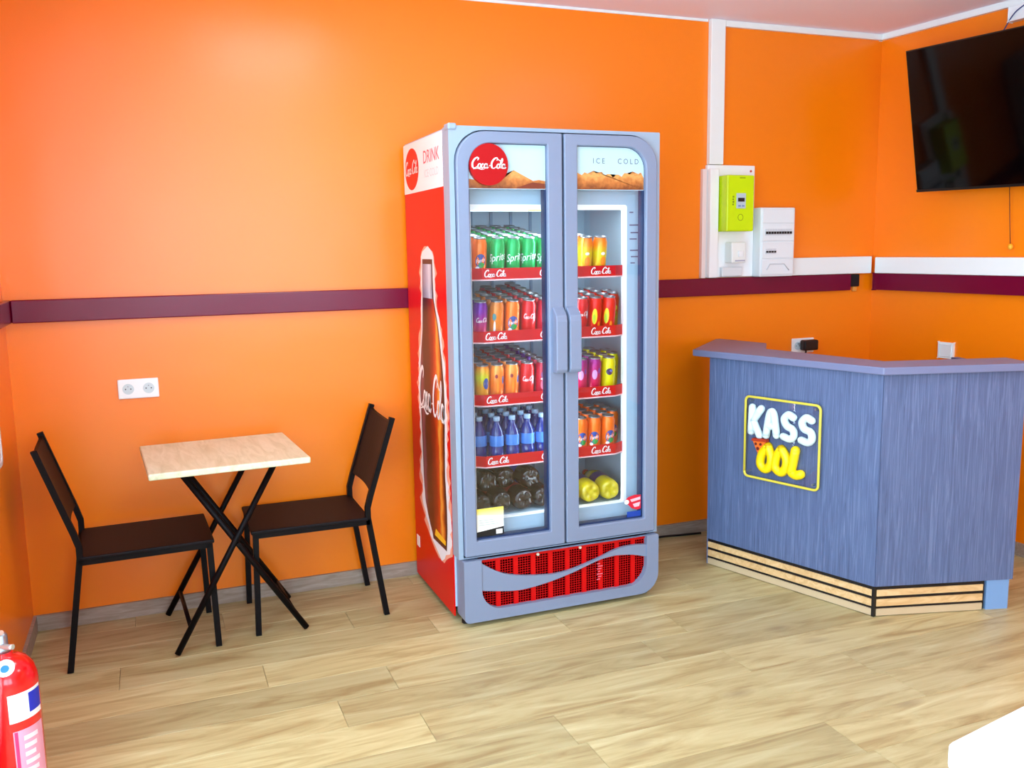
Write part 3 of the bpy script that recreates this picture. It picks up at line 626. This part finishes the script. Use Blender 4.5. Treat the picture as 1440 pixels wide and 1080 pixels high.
for i, x in enumerate(wx):
    for r in range(4):
        lab = 'small blue water bottle on the fridge fourth shelf, %s column, %s' % (COLN[i], ROWN[r])
        t_ = thing('water_bottle', lab, 'bottle', (x+random.uniform(-0.002, 0.002), -0.540+r*0.064+(0.02 if i == 0 else 0), SHZ[3]+0.0085+(0.035+r*0.064+(0.02 if i == 0 else 0))*SLOPE[3]), random.uniform(0, 6), 'blue water bottles on the fourth shelf')
        obj('bottle_body', wb_me, None, t_); obj('cap', cap_me, None, t_); obj('label', lab_me, None, t_)
# big bottles lying on the fridge floor, bases to the front
def lying_mesh(name, R, Ln):
    bm = bmesh.new(); n = 20; rings = []
    prof = [(0.012, 0.010), (0.45*R, 0.004), (0.72*R, 0.0), (0.92*R, 0.014), (R, 0.04), (R, 0.6*Ln), (0.93*R, 0.66*Ln), (0.7*R, 0.8*Ln), (0.36*R, 0.93*Ln), (0.3*R, 0.95*Ln), (0.3*R, Ln)]
    for j, (r, l) in enumerate(prof):
        row = []
        for q in range(n):
            a = 2*PI*q/n; dip = (0.010*(0.5+0.5*math.cos(5*a)) if j in (1, 2) else (0.005*(0.5+0.5*math.cos(5*a)) if j == 3 else 0))
            row.append(bm.verts.new((r*math.cos(a), l+dip, r*math.sin(a))))
        rings.append(row)
    for a, b in zip(rings, rings[1:]):
        for q in range(n): bm.faces.new((a[q], a[(q+1) % n], b[(q+1) % n], b[q]))
    bm.faces.new(rings[0]); bm.faces.new(rings[-1])
    return bm_mesh(bm, name, True)
BR = 0.0445; BL = 0.30
lb_me = lying_mesh('bottle_body', BR, BL)
lcap = lathe_mesh('cap', [(0, 0), (0.016, 0), (0.016, 0.022), (0, 0.024)], 12); llab = lathe_mesh('label', [(BR+0.0002, 0.09), (BR+0.0006, 0.092), (BR+0.0006, 0.158), (BR+0.0002, 0.16)], 20)
for me in (lcap, llab):
    for v in me.vertices: v.co = Vector((v.co.x, v.co.z, -v.co.y))
for v in lcap.vertices: v.co.y += BL-0.004
cola_m = mat('cola_bottle', (30, 11, 8), 0.15, spec=0.5); yel_m = mat('lemonade_bottle', (206, 184, 14), 0.15, spec=0.6); blu_m = mat('cobalt_bottle', (20, 40, 170), 0.15, spec=0.6)
capr = mat('red_cap', (190, 14, 20), 0.4); lr = mat('red_label', (150, 16, 20), 0.4); lp = mat('violet_label', (60, 36, 100), 0.4); lbk = mat('blue_label', (30, 60, 200), 0.4)
def big(x, y, z, bodym, labm, label, group, rot=0.0):
    t_ = thing('large_bottle', label, 'bottle', (x, y, z), rot, group)
    for nm, me, m in (('bottle_body', lb_me, bodym), ('label', llab, labm), ('cap', lcap, capr)):
        key = nm+m.name
        if key not in KB: KB[key] = clone_mesh(me, m)
        obj(nm, KB[key], None, t_)
zf = 0.4012
cx_ = [1.670, 1.7605, 1.851, 1.9415]
for i, x in enumerate(cx_): big(x, -0.545+0.006*(i % 2), zf+BR, cola_m, lr, '%s large dark cola bottle lying in the bottom row on the fridge floor' % ORD[i], 'cola bottles, bottom row')
for i, x in enumerate((1.7155, 1.806)): big(x, -0.50+0.03*i, zf+BR+0.078, cola_m, lr, '%s large dark cola bottle in the upper row above the fridge floor' % ('left' if i == 0 else 'right'), 'cola bottles, upper row')
big(1.8965, -0.515, zf+BR+0.078, cola_m, lbk, 'large dark cola bottle with a blue label lying on the upper row', 'cola bottles, upper row')
for i, x in enumerate((2.049, 2.142, 2.235)): big(x, -0.567+0.004*i, zf+BR, yel_m, lp, '%s large yellow lemonade bottle lying on the fridge floor' % (['leftmost', 'middle', 'rightmost'][i]), 'lemonade bottles', -0.11)
big(2.0955, -0.425, zf+BR+0.0845, mat('grape_bottle', (46, 26, 60), 0.2), lp, 'dark purple large bottle lying on top of the yellow lemonade bottles', None, -0.11)

# ================================================================== CHAIRS
def chair(label, loc, rz, mirror):
    """local frame: the chair faces +x, origin on the floor under the rear; near side is -y"""
    c = thing('dining_chair', label, 'chair', loc, rz, 'two black bistro chairs')
    for s in (-1, 1):
        y = s*0.175
        tube('back_leg', [(-0.055, y, 0), (0.0, y, 0.37), (0.006, y, 0.41), (0.006, y, 0.45), (-0.008, y, 0.50), (-0.105, y, 0.80)], 0.0105, chairm, c, square=True, up=(0, 1, 0))
        tube('front_leg', [(0.445, y, 0), (0.435, y, 0.405)], 0.0105, chairm, c, square=True, up=(0, 1, 0))
        tube('side_rail', [(0.0, y, 0.393), (0.44, y, 0.393)], 0.0105, chairm, c, square=True)
    for x in (0.006, 0.434): tube('cross_rail', [(x, -0.17, 0.393), (x, 0.17, 0.393)], 0.0105, chairm, c, square=True)
    box('seat', (0.006, -0.187, 0.399), (0.452, 0.187, 0.413), seatm, c, 0.004, 2)
    # back board between the posts, top edge dipping towards the middle
    bm = bmesh.new(); n = 10; V0 = []
    def at(z, y, d): # point on the tilted back plane
        tt = (z-0.50)/0.30; return (-0.008-0.097*tt + d, y, z)
    rows = []
    for d in (-0.006, 0.006):
        top = []; botm = []
        for i in range(n+1):
            y = -0.167+0.334*i/n; dip = 0.016*math.sin(PI*i/n)**0.6 if 0 < i < n else 0
            top.append(bm.verts.new(at(0.790-dip, y, d-0.012*math.sin(PI*i/n)))); botm.append(bm.verts.new(at(0.512, y, d-0.012*math.sin(PI*i/n))))
        rows.append((top, botm))
    (t1, b1), (t2, b2) = rows
    for i in range(n):
        bm.faces.new((b1[i], b1[i+1], t1[i+1], t1[i])); bm.faces.new((b2[i], t2[i], t2[i+1], b2[i+1])); bm.faces.new((t1[i], t1[i+1], t2[i+1], t2[i])); bm.faces.new((b1[i], b2[i], b2[i+1], b1[i+1]))
    bm.faces.new((t1[0], t2[0], b2[0], b1[0])); bm.faces.new((t1[n], b1[n], b2[n], t2[n]))
    obj('backrest', bm_mesh(bm, 'backrest'), seatm, c)
    return c
chair('black metal chair with dark board seat at the left of the small table, facing right', (0.205, -0.275, 0), math.radians(2.5), False)
chair('black metal chair with dark board seat between the small table and the fridge, facing left', (1.250, -0.221, 0), PI, True)

# ================================================================== FOLDING TABLE
tb = thing('folding_table', 'small square folding table with pale oak top and crossed black tube legs', 'table', (0.716, -0.35, 0), math.radians(3.5))
oak = grain('pale_oak_top', (198, 200, 160), (216, 218, 184), (230, 232, 204), 6, 1, 0.4, 5, 0, 0.03)
box('tabletop', (-0.272, -0.262, 0.697), (0.272, 0.247, 0.72), oak, tb, 0.005, 2)
for y, off in ((-0.108, 0.0), (0.296, 0.0)):
    tube('leg', [(-0.212, y, 0.009), (0.178, y, 0.688)], 0.0115, chairm, tb, 10)
    yy = y-0.044 if y > 0 else y+0.024
    tube('leg', [(0.262, yy-0.0, 0.009), (-0.165, yy-0.0, 0.688)], 0.0115, chairm, tb, 10)
    prism('pivot', disc2d(0.025, 0.388, 0.008, 0.008, 10), fxz, y-0.013, yy+0.013, chairm, tb)
for x, z in ((-0.15, 0.69), (0.165, 0.69)): tube('cross_bar', [(x, -0.10, z-0.006), (x, 0.24, z-0.006)], 0.009, chairm, tb, 8)
tube('cross_bar', [(-0.16, -0.108, 0.10), (-0.16, 0.296, 0.10)], 0.008, chairm, tb, 8)
tube('cross_bar', [(0.215, -0.084, 0.09), (0.215, 0.272, 0.09)], 0.008, chairm, tb, 8)

# ================================================================== WALL FITTINGS
def socket(name, x0, x1, z0, z1, n, label):
    t_ = thing(name, label, 'socket', ((x0+x1)/2, 0, z0))
    w = (x1-x0)/2; h = z1-z0
    box('plate', (-w, -0.011, 0), (w, 0, h), white, t_, 0.004, 2)
    for i in range(n):
        cx = (-w+w*(2*i+1)/n)
        r = 0.021
        me = bm = bmesh.new(); outer = disc2d(cx, h/2, r, r, 24); prism_bm(bm, outer, fxz, -0.0118, -0.010); obj('outlet_cup', bm_mesh(bm, 'outlet_cup'), mat('socket_grey', (206, 220, 224), 0.4), t_)
        for dx in (-0.0095, 0.0095): prism('pin_hole', disc2d(cx+dx, h/2, 0.0028, 0.0028, 8), fxz, -0.0124, -0.0116, mat('socket_hole', (70, 80, 84), 0.5), t_)
        prism('earth_pin', disc2d(cx, h/2+0.011, 0.0024, 0.0024, 8), fxz, -0.021, -0.0118, alu, t_)
    return t_
socket('wall_socket', 0.366, 0.515, 0.889, 0.966, 2, 'white double wall socket above the small table on the orange wall')
socket('wall_socket', 3.577, 3.716, 0.885, 0.963, 2, 'white double wall socket behind the counter with a black plug in it')
pl = thing('power_plug', 'black charger plug in the socket behind the counter', 'plug', (3.66, 0, 0.90))
box('plug_body', (-0.045, -0.062, 0.002), (0.045, -0.0215, 0.056), black, pl, 0.008, 2)
tube('plug_cord', [(-0.02, -0.045, 0.014), (-0.035, -0.05, -0.05), (-0.03, -0.03, -0.25), (0.0, -0.03, -0.5)], 0.004, black, pl, 6)
sw = thing('light_switch', 'white light switch on the right wall above the counter', 'switch', (0, 0, 0))
rw_box('plate', 0.437, 0.523, 0, 0.010, 0.878, 0.957, white, sw, 0.003); rw_box('rocker', 0.447, 0.513, 0.0102, 0.015, 0.888, 0.947, mat('switch_white', (232, 236, 238), 0.4), sw, 0.003)
# cable trunking
t_ = tag(box('cable_trunking', (3.045, -0.028, 1.832), (3.124, 0, 2.4995), trim_white, None, 0.003), 'white vertical cable trunking running from the green meter up to the ceiling', 'trunking')
t_ = tag(box('cable_trunking', (3.525, -0.034, 1.2885), (4.058, 0, 1.377), trim_white, None, 0.004), 'white horizontal cable trunking on the back wall right of the breaker box', 'trunking')
t_ = box('cable_trunking', (-0.034, -3.0, 1.2885), (-0.0012, -0.042, 1.372), trim_white, None, 0.004, 2, (4.096, 0, 0)); t_.rotation_euler.z = WANG
tag(t_, 'white horizontal cable trunking along the right wall below the television', 'trunking')
t_ = tag(box('cable_trunking', (3.012, -0.022, 1.289), (3.036, 0, 1.81), mat('pinkish_white_trim', (240, 214, 206), 0.5), None, 0.002), 'narrow pinkish white cable duct beside the meter board', 'trunking')
# meter board with green meter
mb = thing('electricity_meter', 'white meter board with a lime green electricity meter box', 'meter', (3.175, 0, 1.29))
box('board', (-0.137, -0.022, 0), (0.137, 0, 0.54), white, mb, 0.004, 2)
mg = box('meter_case', (-0.081, -0.105, 0.222), (0.075, -0.0225, 0.487), mat('lime_green_plastic', (206, 236, 0), 0.35), mb, 0.006, 2)
box('display_bezel', (-0.028, -0.108, 0.33), (0.025, -0.1045, 0.402), mat('meter_grey', (190, 206, 214), 0.4), mg, 0.001, 1)
box('display', (-0.020, -0.1092, 0.362), (0.017, -0.1078, 0.380), black, mg)
box('button', (-0.018, -0.1096, 0.338), (-0.004, -0.1078, 0.346), mat('meter_blue', (120, 150, 190), 0.4), mg); box('button', (0.003, -0.1096, 0.338), (0.016, -0.1078, 0.346), MATS['meter_blue'], mg)
for i in range(4): box('meter_mark', (-0.050, -0.1056, 0.345+0.012*i), (-0.042+0.002*(i % 2), -0.1046, 0.353+0.012*i), mat('meter_dark_green', (120, 150, 10), 0.5), mg)
ring('meter_symbol', disc2d(-0.002, 0.288, 0.016, 0.016, 20), disc2d(-0.002, 0.288, 0.0135, 0.0135, 20), fxz, -0.1056, -0.1046, MATS['meter_dark_green'], mg)
box('symbol_bar', (-0.01, -0.1056, 0.472), (0.022, -0.1046, 0.476), MATS['meter_dark_green'], mg)
br = box('main_breaker', (-0.032, -0.082, 0.07), (0.052, -0.0225, 0.17), mat('breaker_white', (240, 242, 236), 0.4), mb, 0.006, 2)
box('breaker_lever', (0.005, -0.092, 0.10), (0.03, -0.0815, 0.128), white, br, 0.002, 1)
box('breaker_label', (-0.012, -0.0835, 0.078), (0.045, -0.0815, 0.084), mat('breaker_grey', (170, 170, 190), 0.5), br)
box('terminal_cover', (-0.06, -0.045, 0.005), (0.06, -0.0225, 0.05), mat('breaker_white2', (226, 230, 232), 0.4), mb, 0.003, 1)
box('side_duct', (-0.137, -0.05, 0.0), (-0.088, -0.0225, 0.52), white, mb, 0.003, 1)
prism('board_screw', disc2d(0.112, 0.513, 0.006, 0.006, 8), fxz, -0.0245, -0.0218, mat('screw_red', (200, 80, 60), 0.5), mb)
# breaker box
db = thing('breaker_box', 'white electrical breaker box with two rows of switches, right of the green meter', 'electrical box', (3.40, 0, 1.2885))
box('case', (-0.086, -0.075, 0), (0.120, 0, 0.338), mat('breaker_box_white', (234, 238, 240), 0.4), db, 0.006, 2)
for a, b in ((0.262, 0.33), (0.175, 0.256), (0.09, 0.17), (0.01, 0.085)): box('cover_panel', (-0.078, -0.080, a), (0.112, -0.0745, b), MATS['breaker_box_white'], db, 0.002, 1)
for i in range(10):
    w_ = box('breaker', (-0.062+i*0.0158, -0.0835, 0.203), (-0.0475+i*0.0158, -0.0795, 0.234), mat('breaker_module', (214, 218, 222), 0.4), db)
    box('toggle', (-0.060+i*0.0158, -0.088, 0.209), (-0.0495+i*0.0158, -0.083, 0.221), black, w_)
for i in range(4):
    w_ = box('breaker', (-0.058+i*0.0158, -0.0835, 0.112), (-0.0435+i*0.0158, -0.0795, 0.138), MATS['breaker_module'], db)
    box('toggle', (-0.056+i*0.0158, -0.087, 0.118), (-0.0455+i*0.0158, -0.083, 0.127), black, w_)
tube('door_pull', [(-0.05, -0.082, 0.035), (-0.03, -0.082, 0.062), (0.055, -0.082, 0.062), (0.085, -0.082, 0.03)], 0.003, MATS['breaker_module'], db, 6)
# clip in the rail gap
rc = thing('cable_clip', 'small black cable clip in the gap of the maroon rail at the corner', 'clip', (3.97, 0, 1.20))
box('clip_body', (-0.036, -0.018, 0.02), (0.025, 0, 0.085), black, rc, 0.003, 1); box('clip_tail', (-0.012, -0.014, -0.005), (0.012, 0, 0.02), mat('clip_amber', (230, 150, 60), 0.5), rc, 0.002, 1)
# white panel on the left wall, only its edge in view
wp = thing('wall_panel', 'white rounded panel mounted on the left wall at the edge of the photo', 'panel', (0, 0, 0))
prism('panel', rrect(-0.95, -0.40, 0.755, 1.12, (0.03,)*4, 6), fyz, 0.0, 0.007, white, wp)
ring('panel_rim', rrect(-0.95, -0.40, 0.755, 1.12, (0.03,)*4, 6), rrect(-0.935, -0.415, 0.77, 1.105, (0.02,)*4, 6), fyz, 0.0065, 0.009, mat('panel_rim_grey', (220, 224, 230), 0.4), wp)

# ================================================================== COUNTER
CA, CB_, CC = Vector((2.801, -0.42)), Vector((3.050, -1.196)), Vector((3.603, -1.351))
ctr = thing('bar_counter', 'blue-grey wood-grain angled bar counter with striped plinth in the right corner', 'counter', (0, 0, 0))
cw = grain('blue_grey_laminate', (74, 88, 122), (88, 104, 142), (112, 128, 164), 30, 2, 0.45, 3.4, 0, 0.03, 1.6)
ctop = mat('blue_grey_top', (118, 124, 158), 0.38)
def seg_fn(A, B):
    t_ = (B-A).normalized(); n_ = Vector((t_.y, -t_.x))      # n points to the customer side
    return lambda s, d, z: (A.x+t_.x*s+n_.x*d, A.y+t_.y*s+n_.y*d, z)
def outn(A, B):
    t_ = (B-A).normalized(); n_ = Vector((t_.y, -t_.x)); return n_
def sbox(name, A, B, s0, s1, d0, d1, z0, z1, m, parent, bev=0.0):
    f_ = seg_fn(A, B); bm = bmesh.new(); bx(bm, (s0, d0, z0), (s1, d1, z1), bev, 1)
    for v in bm.verts: v.co = f_(*v.co)
    return obj(name, bm_mesh(bm, name), m, parent)
L1 = (CB_-CA).length; L2 = (CC-CB_).length
sbox('front_panel', CA, CB_, 0, L1, -0.03, 0, 0.122, 0.958, cw, ctr)
sbox('front_panel', CB_, CC, 0.003, L2, -0.03, 0, 0.122, 0.958, cw, ctr)
EA = Vector((3.075, -0.045))
sbox('end_panel', EA, CA, 0, (CA-EA).length-0.004, -0.03, 0, 0.0, 0.958, cw, ctr)
# plinth: black board with proud wood strips
stripw = grain('plinth_oak', (206, 160, 104), (226, 184, 128), (238, 202, 150), 8, 0, 0.45, 4)
pale = mat('plinth_pale_strip', (206, 180, 142), 0.5)
def plinth(A, B, ln, s0=0.0):
    p_ = sbox('plinth', A, B, s0, ln, -0.028, -0.006, 0.0, 0.122, black, ctr)
    for z0, z1, m in ((0.082, 0.107, stripw), (0.041, 0.069, stripw), (0.003, 0.030, pale)): sbox('plinth_strip', A, B, s0+0.006, ln-0.008, -0.006, 0.0, z0, z1, m, p_)
    return p_
plinth(CA, CB_, L1); plinth(CB_, CC, L2-0.115, 0.006)
sbox('corner_strip', CA, CB_, L1-0.008, L1+0.004, -0.012, 0.0025, 0.0, 0.12, black, ctr)
sbox('support_leg', CB_, CC, L2-0.105, L2-0.012, -0.09, -0.004, 0.0, 0.1215, mat('pale_blue_panel', (122, 160, 206), 0.4), ctr)
sbox('rear_support', CB_, CC, L2-0.03, L2-0.001, -0.45, -0.0305, 0.122, 0.955, cw, ctr)
# top: narrow bar board following the front, broad piece back to the wall at the left end
n1 = outn(CA, CB_); n2 = outn(CB_, CC)
def off(P_, n_, d): return P_+n_*d
ov = 0.028
bis = (n1+n2).normalized(); kx = 1/bis.dot(n1)
A0 = off(CA, n1, ov) - (CB_-CA).normalized()*0.075; B0 = CB_+bis*ov*kx; C0 = off(CC, n2, ov)+(CC-CB_).normalized()*0.02
wd = 0.155
A1 = off(CA, n1, -wd-0.03); B1 = CB_-bis*wd*kx; C1 = off(CC, n2, -wd)+(CC-CB_).normalized()*0.02
tp = [(A0.x, A0.y), (B0.x, B0.y), (C0.x, C0.y), (C1.x, C1.y), (B1.x, B1.y), (3.045, -0.49), (3.195, -0.30), (3.13, -0.02), (3.10, -0.02)]
top = prism('countertop', tp, fxy, 0.958, 0.987, ctop, ctr)
md = top.modifiers.new('soft', 'BEVEL'); md.width = 0.004; md.segments = 2; md.limit_method = 'ANGLE'
# work shelf behind the front
sbox('inner_shelf', CA, CB_, 0.05, L1-0.30, -0.40, -0.031, 0.70, 0.725, ctop, ctr)
# sign on the counter front
f1 = seg_fn(CA, CB_)
sg = thing('neon_sign', 'square acrylic sign with puffy white and yellow letters on the counter front', 'sign', (0, 0, 0))
fs = lambda u, v, d: f1(u, d, v)
prism('acrylic_panel', rrect(0.206, 0.572, 0.456, 0.812, (0.012,)*4, 4), fs, 0.010, 0.014, glass_mat('acrylic', (0.97, 0.97, 0.98)), sg)
ytube = mat('yellow_neon_tube', (228, 210, 72), 0.35); wlet = mat('white_neon_letter', (224, 244, 248), 0.4); ylet = mat('yellow_neon_letter', (255, 220, 0), 0.4)
bp = rrect(0.210, 0.568, 0.460, 0.808, (0.02,)*4, 5)
tube('border_tube', [fs(u, v, 0.019) for u, v in bp]+[fs(*bp[0], 0.019)], 0.0054, ytube, sg, 8)
for u, v in ((0.236, 0.790), (0.545, 0.790), (0.233, 0.484), (0.541, 0.480)): 
    prism('standoff_screw', disc2d(u, v, 0.005, 0.005, 10), fs, 0.0005, 0.019, alu, sg)
def puffy(name, strokes, r, m, closed=False):
    bm = bmesh.new()
    for s_ in strokes:
        c = catmull([(a, b, 0) for a, b in s_], 5)
        P_ = [f1(p.x, 0.020, p.y) for p in c]
        tube_bm(bm, P_, r, 10, True)
        for q in (P_[0], P_[-1]):
            ret = bmesh.ops.create_icosphere(bm, subdivisions=2, radius=r)
            for v in ret['verts']: v.co += Vector(q)
    return obj(name, bm_mesh(bm, name, True), m, sg)
puffy('letter', [[(0.246, 0.763), (0.242, 0.659)], [(0.29, 0.762), (0.251, 0.707)], [(0.251, 0.707), (0.270, 0.672), (0.285, 0.648)]], 0.0165, wlet)
puffy('letter', [[(0.317, 0.652), (0.330, 0.735), (0.342, 0.757), (0.355, 0.739), (0.368, 0.660)], [(0.328, 0.695), (0.358, 0.695)]], 0.0160, wlet)
puffy('letter', [[(0.446, 0.745), (0.423, 0.754), (0.404, 0.734), (0.417, 0.707), (0.445, 0.694), (0.450, 0.668), (0.431, 0.654), (0.401, 0.660)]], 0.0160, wlet)
puffy('letter', [[(0.531, 0.744), (0.506, 0.752), (0.488, 0.732), (0.498, 0.706), (0.528, 0.695), (0.534, 0.667), (0.515, 0.652), (0.486, 0.657)]], 0.0160, wlet)
puffy('letter', [[(0.328, 0.606), (0.300, 0.570), (0.293, 0.526), (0.318, 0.506), (0.342, 0.529), (0.345, 0.566), (0.328, 0.606)]], 0.0190, ylet)
puffy('letter', [[(0.393, 0.605), (0.371, 0.566), (0.367, 0.523), (0.396, 0.506), (0.418, 0.533), (0.417, 0.573), (0.393, 0.605)]], 0.0190, ylet)
puffy('letter', [[(0.460, 0.610), (0.448, 0.547), (0.444, 0.517), (0.468, 0.507), (0.487, 0.514)]], 0.0195, ylet)
pz = prism('pizza_slice', [(0.258, 0.625), (0.326, 0.629), (0.288, 0.565)], fs, 0.015, 0.032, mat('pizza_orange', (236, 110, 30), 0.5), sg)
prism('pizza_crust', [(0.254, 0.622), (0.258, 0.633), (0.326, 0.637), (0.330, 0.626)], fs, 0.015, 0.036, mat('pizza_crust', (176, 50, 18), 0.5), pz)
for u, v, r in ((0.275, 0.611, 0.006), (0.299, 0.612, 0.006), (0.286, 0.592, 0.007)): prism('topping', disc2d(u, v, r, r, 10), fs, 0.032, 0.034, mat('pizza_topping', (96, 20, 12), 0.5), pz)

# ================================================================== TELEVISION
tv = thing('television', 'large black flat television tilted forward on the right wall near the ceiling', 'television', (0, 0, 0))
TL = Vector((3.87, -0.389, 2.331)); hgt = 0.659
u_ = Vector((0.1136, -0.9935, -0.0115)); dn = Vector((0.205, 0.0348, -0.9781)); nb = Vector((0.9721, 0.1088, 0.2076))
def tvp(a, b, c): return TL+u_*a+dn*b+nb*c
def tvbox(name, a, b, m, parent, bev=0.0):
    bm = bmesh.new(); bx(bm, a, b, bev, 2)
    for v in bm.verts: v.co = tvp(*v.co)
    return obj(name, bm_mesh(bm, name), m, parent)
TVW = 1.15
tvbox('tv_body', (0, 0, 0.003), (TVW, hgt, 0.03), mat('tv_black', (8, 7, 9), 0.35), tv, 0.002)
tvbox('screen', (0.006, 0.006, 0.0), (TVW-0.006, hgt-0.012, 0.0029), mat('tv_screen', (3, 2, 3), 0.08, spec=0.2), tv)
tvbox('bezel_strip', (0.0, hgt-0.012, -0.001), (TVW, hgt, 0.0029), MATS['tv_black'], tv)
tvbox('rear_housing', (0.2, 0.2, 0.03), (TVW-0.2, hgt-0.06, 0.055), MATS['tv_black'], tv, 0.004)
s_mid = 0.97
p0 = tvp(TVW/2, 0.40, 0.055); 
tube('bracket_arm', [p0, Vector(rw_pt(s_mid, 0.012, p0.z+0.02))], 0.014, black, tv, 8)
rw_box('wall_plate', s_mid-0.1, s_mid+0.1, 0.0, 0.012, 1.82, 2.02, black, tv, 0.002)
# junction box and cables by the television
jb = thing('junction_box', 'white cable junction box in the top right corner above the television', 'junction box', (0, 0, 0))
rw_box('box', 0.722, 0.82, 0, 0.035, 2.405, 2.468, white, jb, 0.003)
tube('blue_cable', catmull([rw_pt(0.80, 0.04, 2.46), rw_pt(0.76, 0.045, 2.435), rw_pt(0.715, 0.03, 2.395), rw_pt(0.70, 0.05, 2.33), rw_pt(0.70, 0.05, 2.2)], 4), 0.0028, mat('blue_cable', (40, 60, 120), 0.5), jb, 6)
pc = thing('pull_cord', 'thin dark red cord with a yellow bead hanging below the television', 'cord', (0, 0, 0))
tube('cord', [rw_pt(0.775, 0.03, 1.72), rw_pt(0.785, 0.026, 1.55), rw_pt(0.793, 0.022, 1.43)], 0.0020, mat('dark_red_cord', (110, 30, 20), 0.6), pc, 6)
bm = bmesh.new(); bmesh.ops.create_icosphere(bm, subdivisions=2, radius=0.011)
for v in bm.verts: v.co = Vector((v.co.x, v.co.y, v.co.z*1.3)) + Vector(rw_pt(0.794, 0.021, 1.420))
obj('bead', bm_mesh(bm, 'bead', True), mat('amber_bead', (246, 180, 40), 0.4), pc)

# ================================================================== LOOSE THINGS
tag(tube('power_cable', catmull([(2.42, -0.10, 0.005), (2.50, -0.052, 0.005), (2.62, -0.048, 0.005), (2.72, -0.028, 0.006), (2.80, -0.030, 0.012), (2.90, -0.028, 0.006), (3.02, -0.04, 0.005)], 5), 0.005, black, None, 8),
    'black power cable lying on the floor between the fridge and the counter', 'cable')
# fire extinguisher standing by the left wall
ex = thing('fire_extinguisher', 'red fire extinguisher with white label standing by the left wall', 'fire extinguisher', (0.096, -1.30, 0))
ER = 0.075
obj('cylinder', lathe_mesh('cylinder', [(0, 0.0), (0.068, 0.0), (0.072, 0.006), (0.072, 0.02), (ER, 0.026), (ER, 0.365), (0.0735, 0.385), (0.066, 0.408), (0.052, 0.427), (0.034, 0.438), (0.022, 0.441), (0.022, 0.45), (0, 0.45)], 36), mat('extinguisher_red', (232, 8, 20), 0.16, coat=0.6), ex)
obj('valve', lathe_mesh('valve', [(0, 0.45), (0.019, 0.45), (0.019, 0.462), (0.014, 0.466), (0.014, 0.494), (0.010, 0.5), (0, 0.5)], 16), alu, ex)
tube('carry_handle', catmull([(-0.03, 0.03, 0.470), (0.0, -0.01, 0.468), (0.028, -0.03, 0.470)], 4), 0.007, mat('steel_lever', (214, 216, 214), 0.3, 0.7), ex, 8)
tube('squeeze_lever', catmull([(-0.04, 0.03, 0.50), (-0.01, -0.01, 0.506), (0.006, -0.03, 0.512)], 4), 0.0065, MATS['steel_lever'], ex, 8)
tube('hose', catmull([(-0.012, 0.01, 0.48), (-0.06, 0.05, 0.47), (-0.085, 0.03, 0.40), (-0.082, 0.0, 0.30), (-0.080, -0.01, 0.14)], 5), 0.008, black, ex, 8)
def epatch(name, a0, a1, z0, z1, m, k=1, sk=0.0):
    n = 10; V = []; F = []
    for i in range(n+1):
        a = math.radians(a0+(a1-a0)*i/n); r = ER+0.0004*k
        for z in (z0, z1): V.append((r*math.sin(a), -r*math.cos(a), z))
    for i in range(n): F.append((2*i, 2*i+2, 2*i+3, 2*i+1))
    return mk(name, V, F, m, ex, True)
epatch('label_head', 8, 80, 0.285, 0.36, mat('label_white', (244, 246, 246), 0.4))
epatch('label_blue', 46, 80, 0.30, 0.352, mat('label_cobalt', (20, 40, 190), 0.4), 2)
epatch('label_body', 12, 78, 0.05, 0.262, mat('label_pink', (238, 160, 186), 0.4))
for i in range(6): epatch('label_print', 30, 60-4*(i % 3), 0.232-0.022*i, 0.244-0.022*i, mat('label_print_white', (246, 226, 234), 0.4), 2)
epatch('label_print', 62, 76, 0.06, 0.12, mat('label_red', (214, 20, 60), 0.4), 2)
epatch('label_print', 14, 20, 0.05, 0.26, mat('label_magenta', (226, 50, 110), 0.4), 2)
epatch('label_cyan', -55, 10, 0.03, 0.135, mat('label_cyan', (60, 200, 226), 0.4))
# inspection tag ring on the dome, facing the room
g = thing_tag = prism('gauge', disc2d(0.0, 0.0, 0.022, 0.022, 18), lambda u, v, d: (0.010+u, -0.052-d+v*0.55, 0.428+v*0.75), 0.0, 0.008, white, ex)
prism('gauge_dial', disc2d(0.0, 0.0, 0.010, 0.010, 14), lambda u, v, d: (0.010+u, -0.052-d+v*0.55, 0.428+v*0.75), 0.0082, 0.010, mat('gauge_blue', (20, 120, 200), 0.4), g)
# white table in the near right corner
wtb = thing('white_table', 'white round-cornered tabletop in the lower right corner of the photo', 'table', (1.487, -2.948, 0), math.radians(10.5))
prism('tabletop', rrect(0, 0.75, -0.75, 0, (0.03,)*4, 6), fxy, 0.725, 0.75, mat('white_laminate', (240, 246, 244), 0.3), wtb)
for x, y in ((0.08, -0.08), (0.67, -0.08), (0.08, -0.67), (0.67, -0.67)): tube('leg', [(x, y, 0.0), (x, y, 0.725)], 0.018, mat('white_leg', (226, 228, 228), 0.4), wtb, 10)

# ================================================================== CEILING LIGHTS
def ceiling_light(x, y, sx, sy, label):
    t_ = thing('ceiling_light', label, 'ceiling light', (x, y, RZ), 0, 'white ceiling light panels')
    ring('frame', rrect(-sx/2, sx/2, -sy/2, sy/2, (0.004,)*4, 2), rrect(-sx/2+0.015, sx/2-0.015, -sy/2+0.015, sy/2-0.015, (0.002,)*4, 2), fxy, -0.02, 0.0, trim_white, t_)
    box('diffuser', (-sx/2+0.015, -sy/2+0.015, -0.016), (sx/2-0.015, sy/2-0.015, -0.002), lampw, t_)
ceiling_light(1.15, -1.2, 0.6, 0.6, 'square white ceiling light panel above the small table')
ceiling_light(3.05, -2.3, 0.6, 0.6, 'square white ceiling light panel in front of the counter')
ceiling_light(1.3, -3.9, 0.6, 0.6, 'square white ceiling light panel near the shop window')
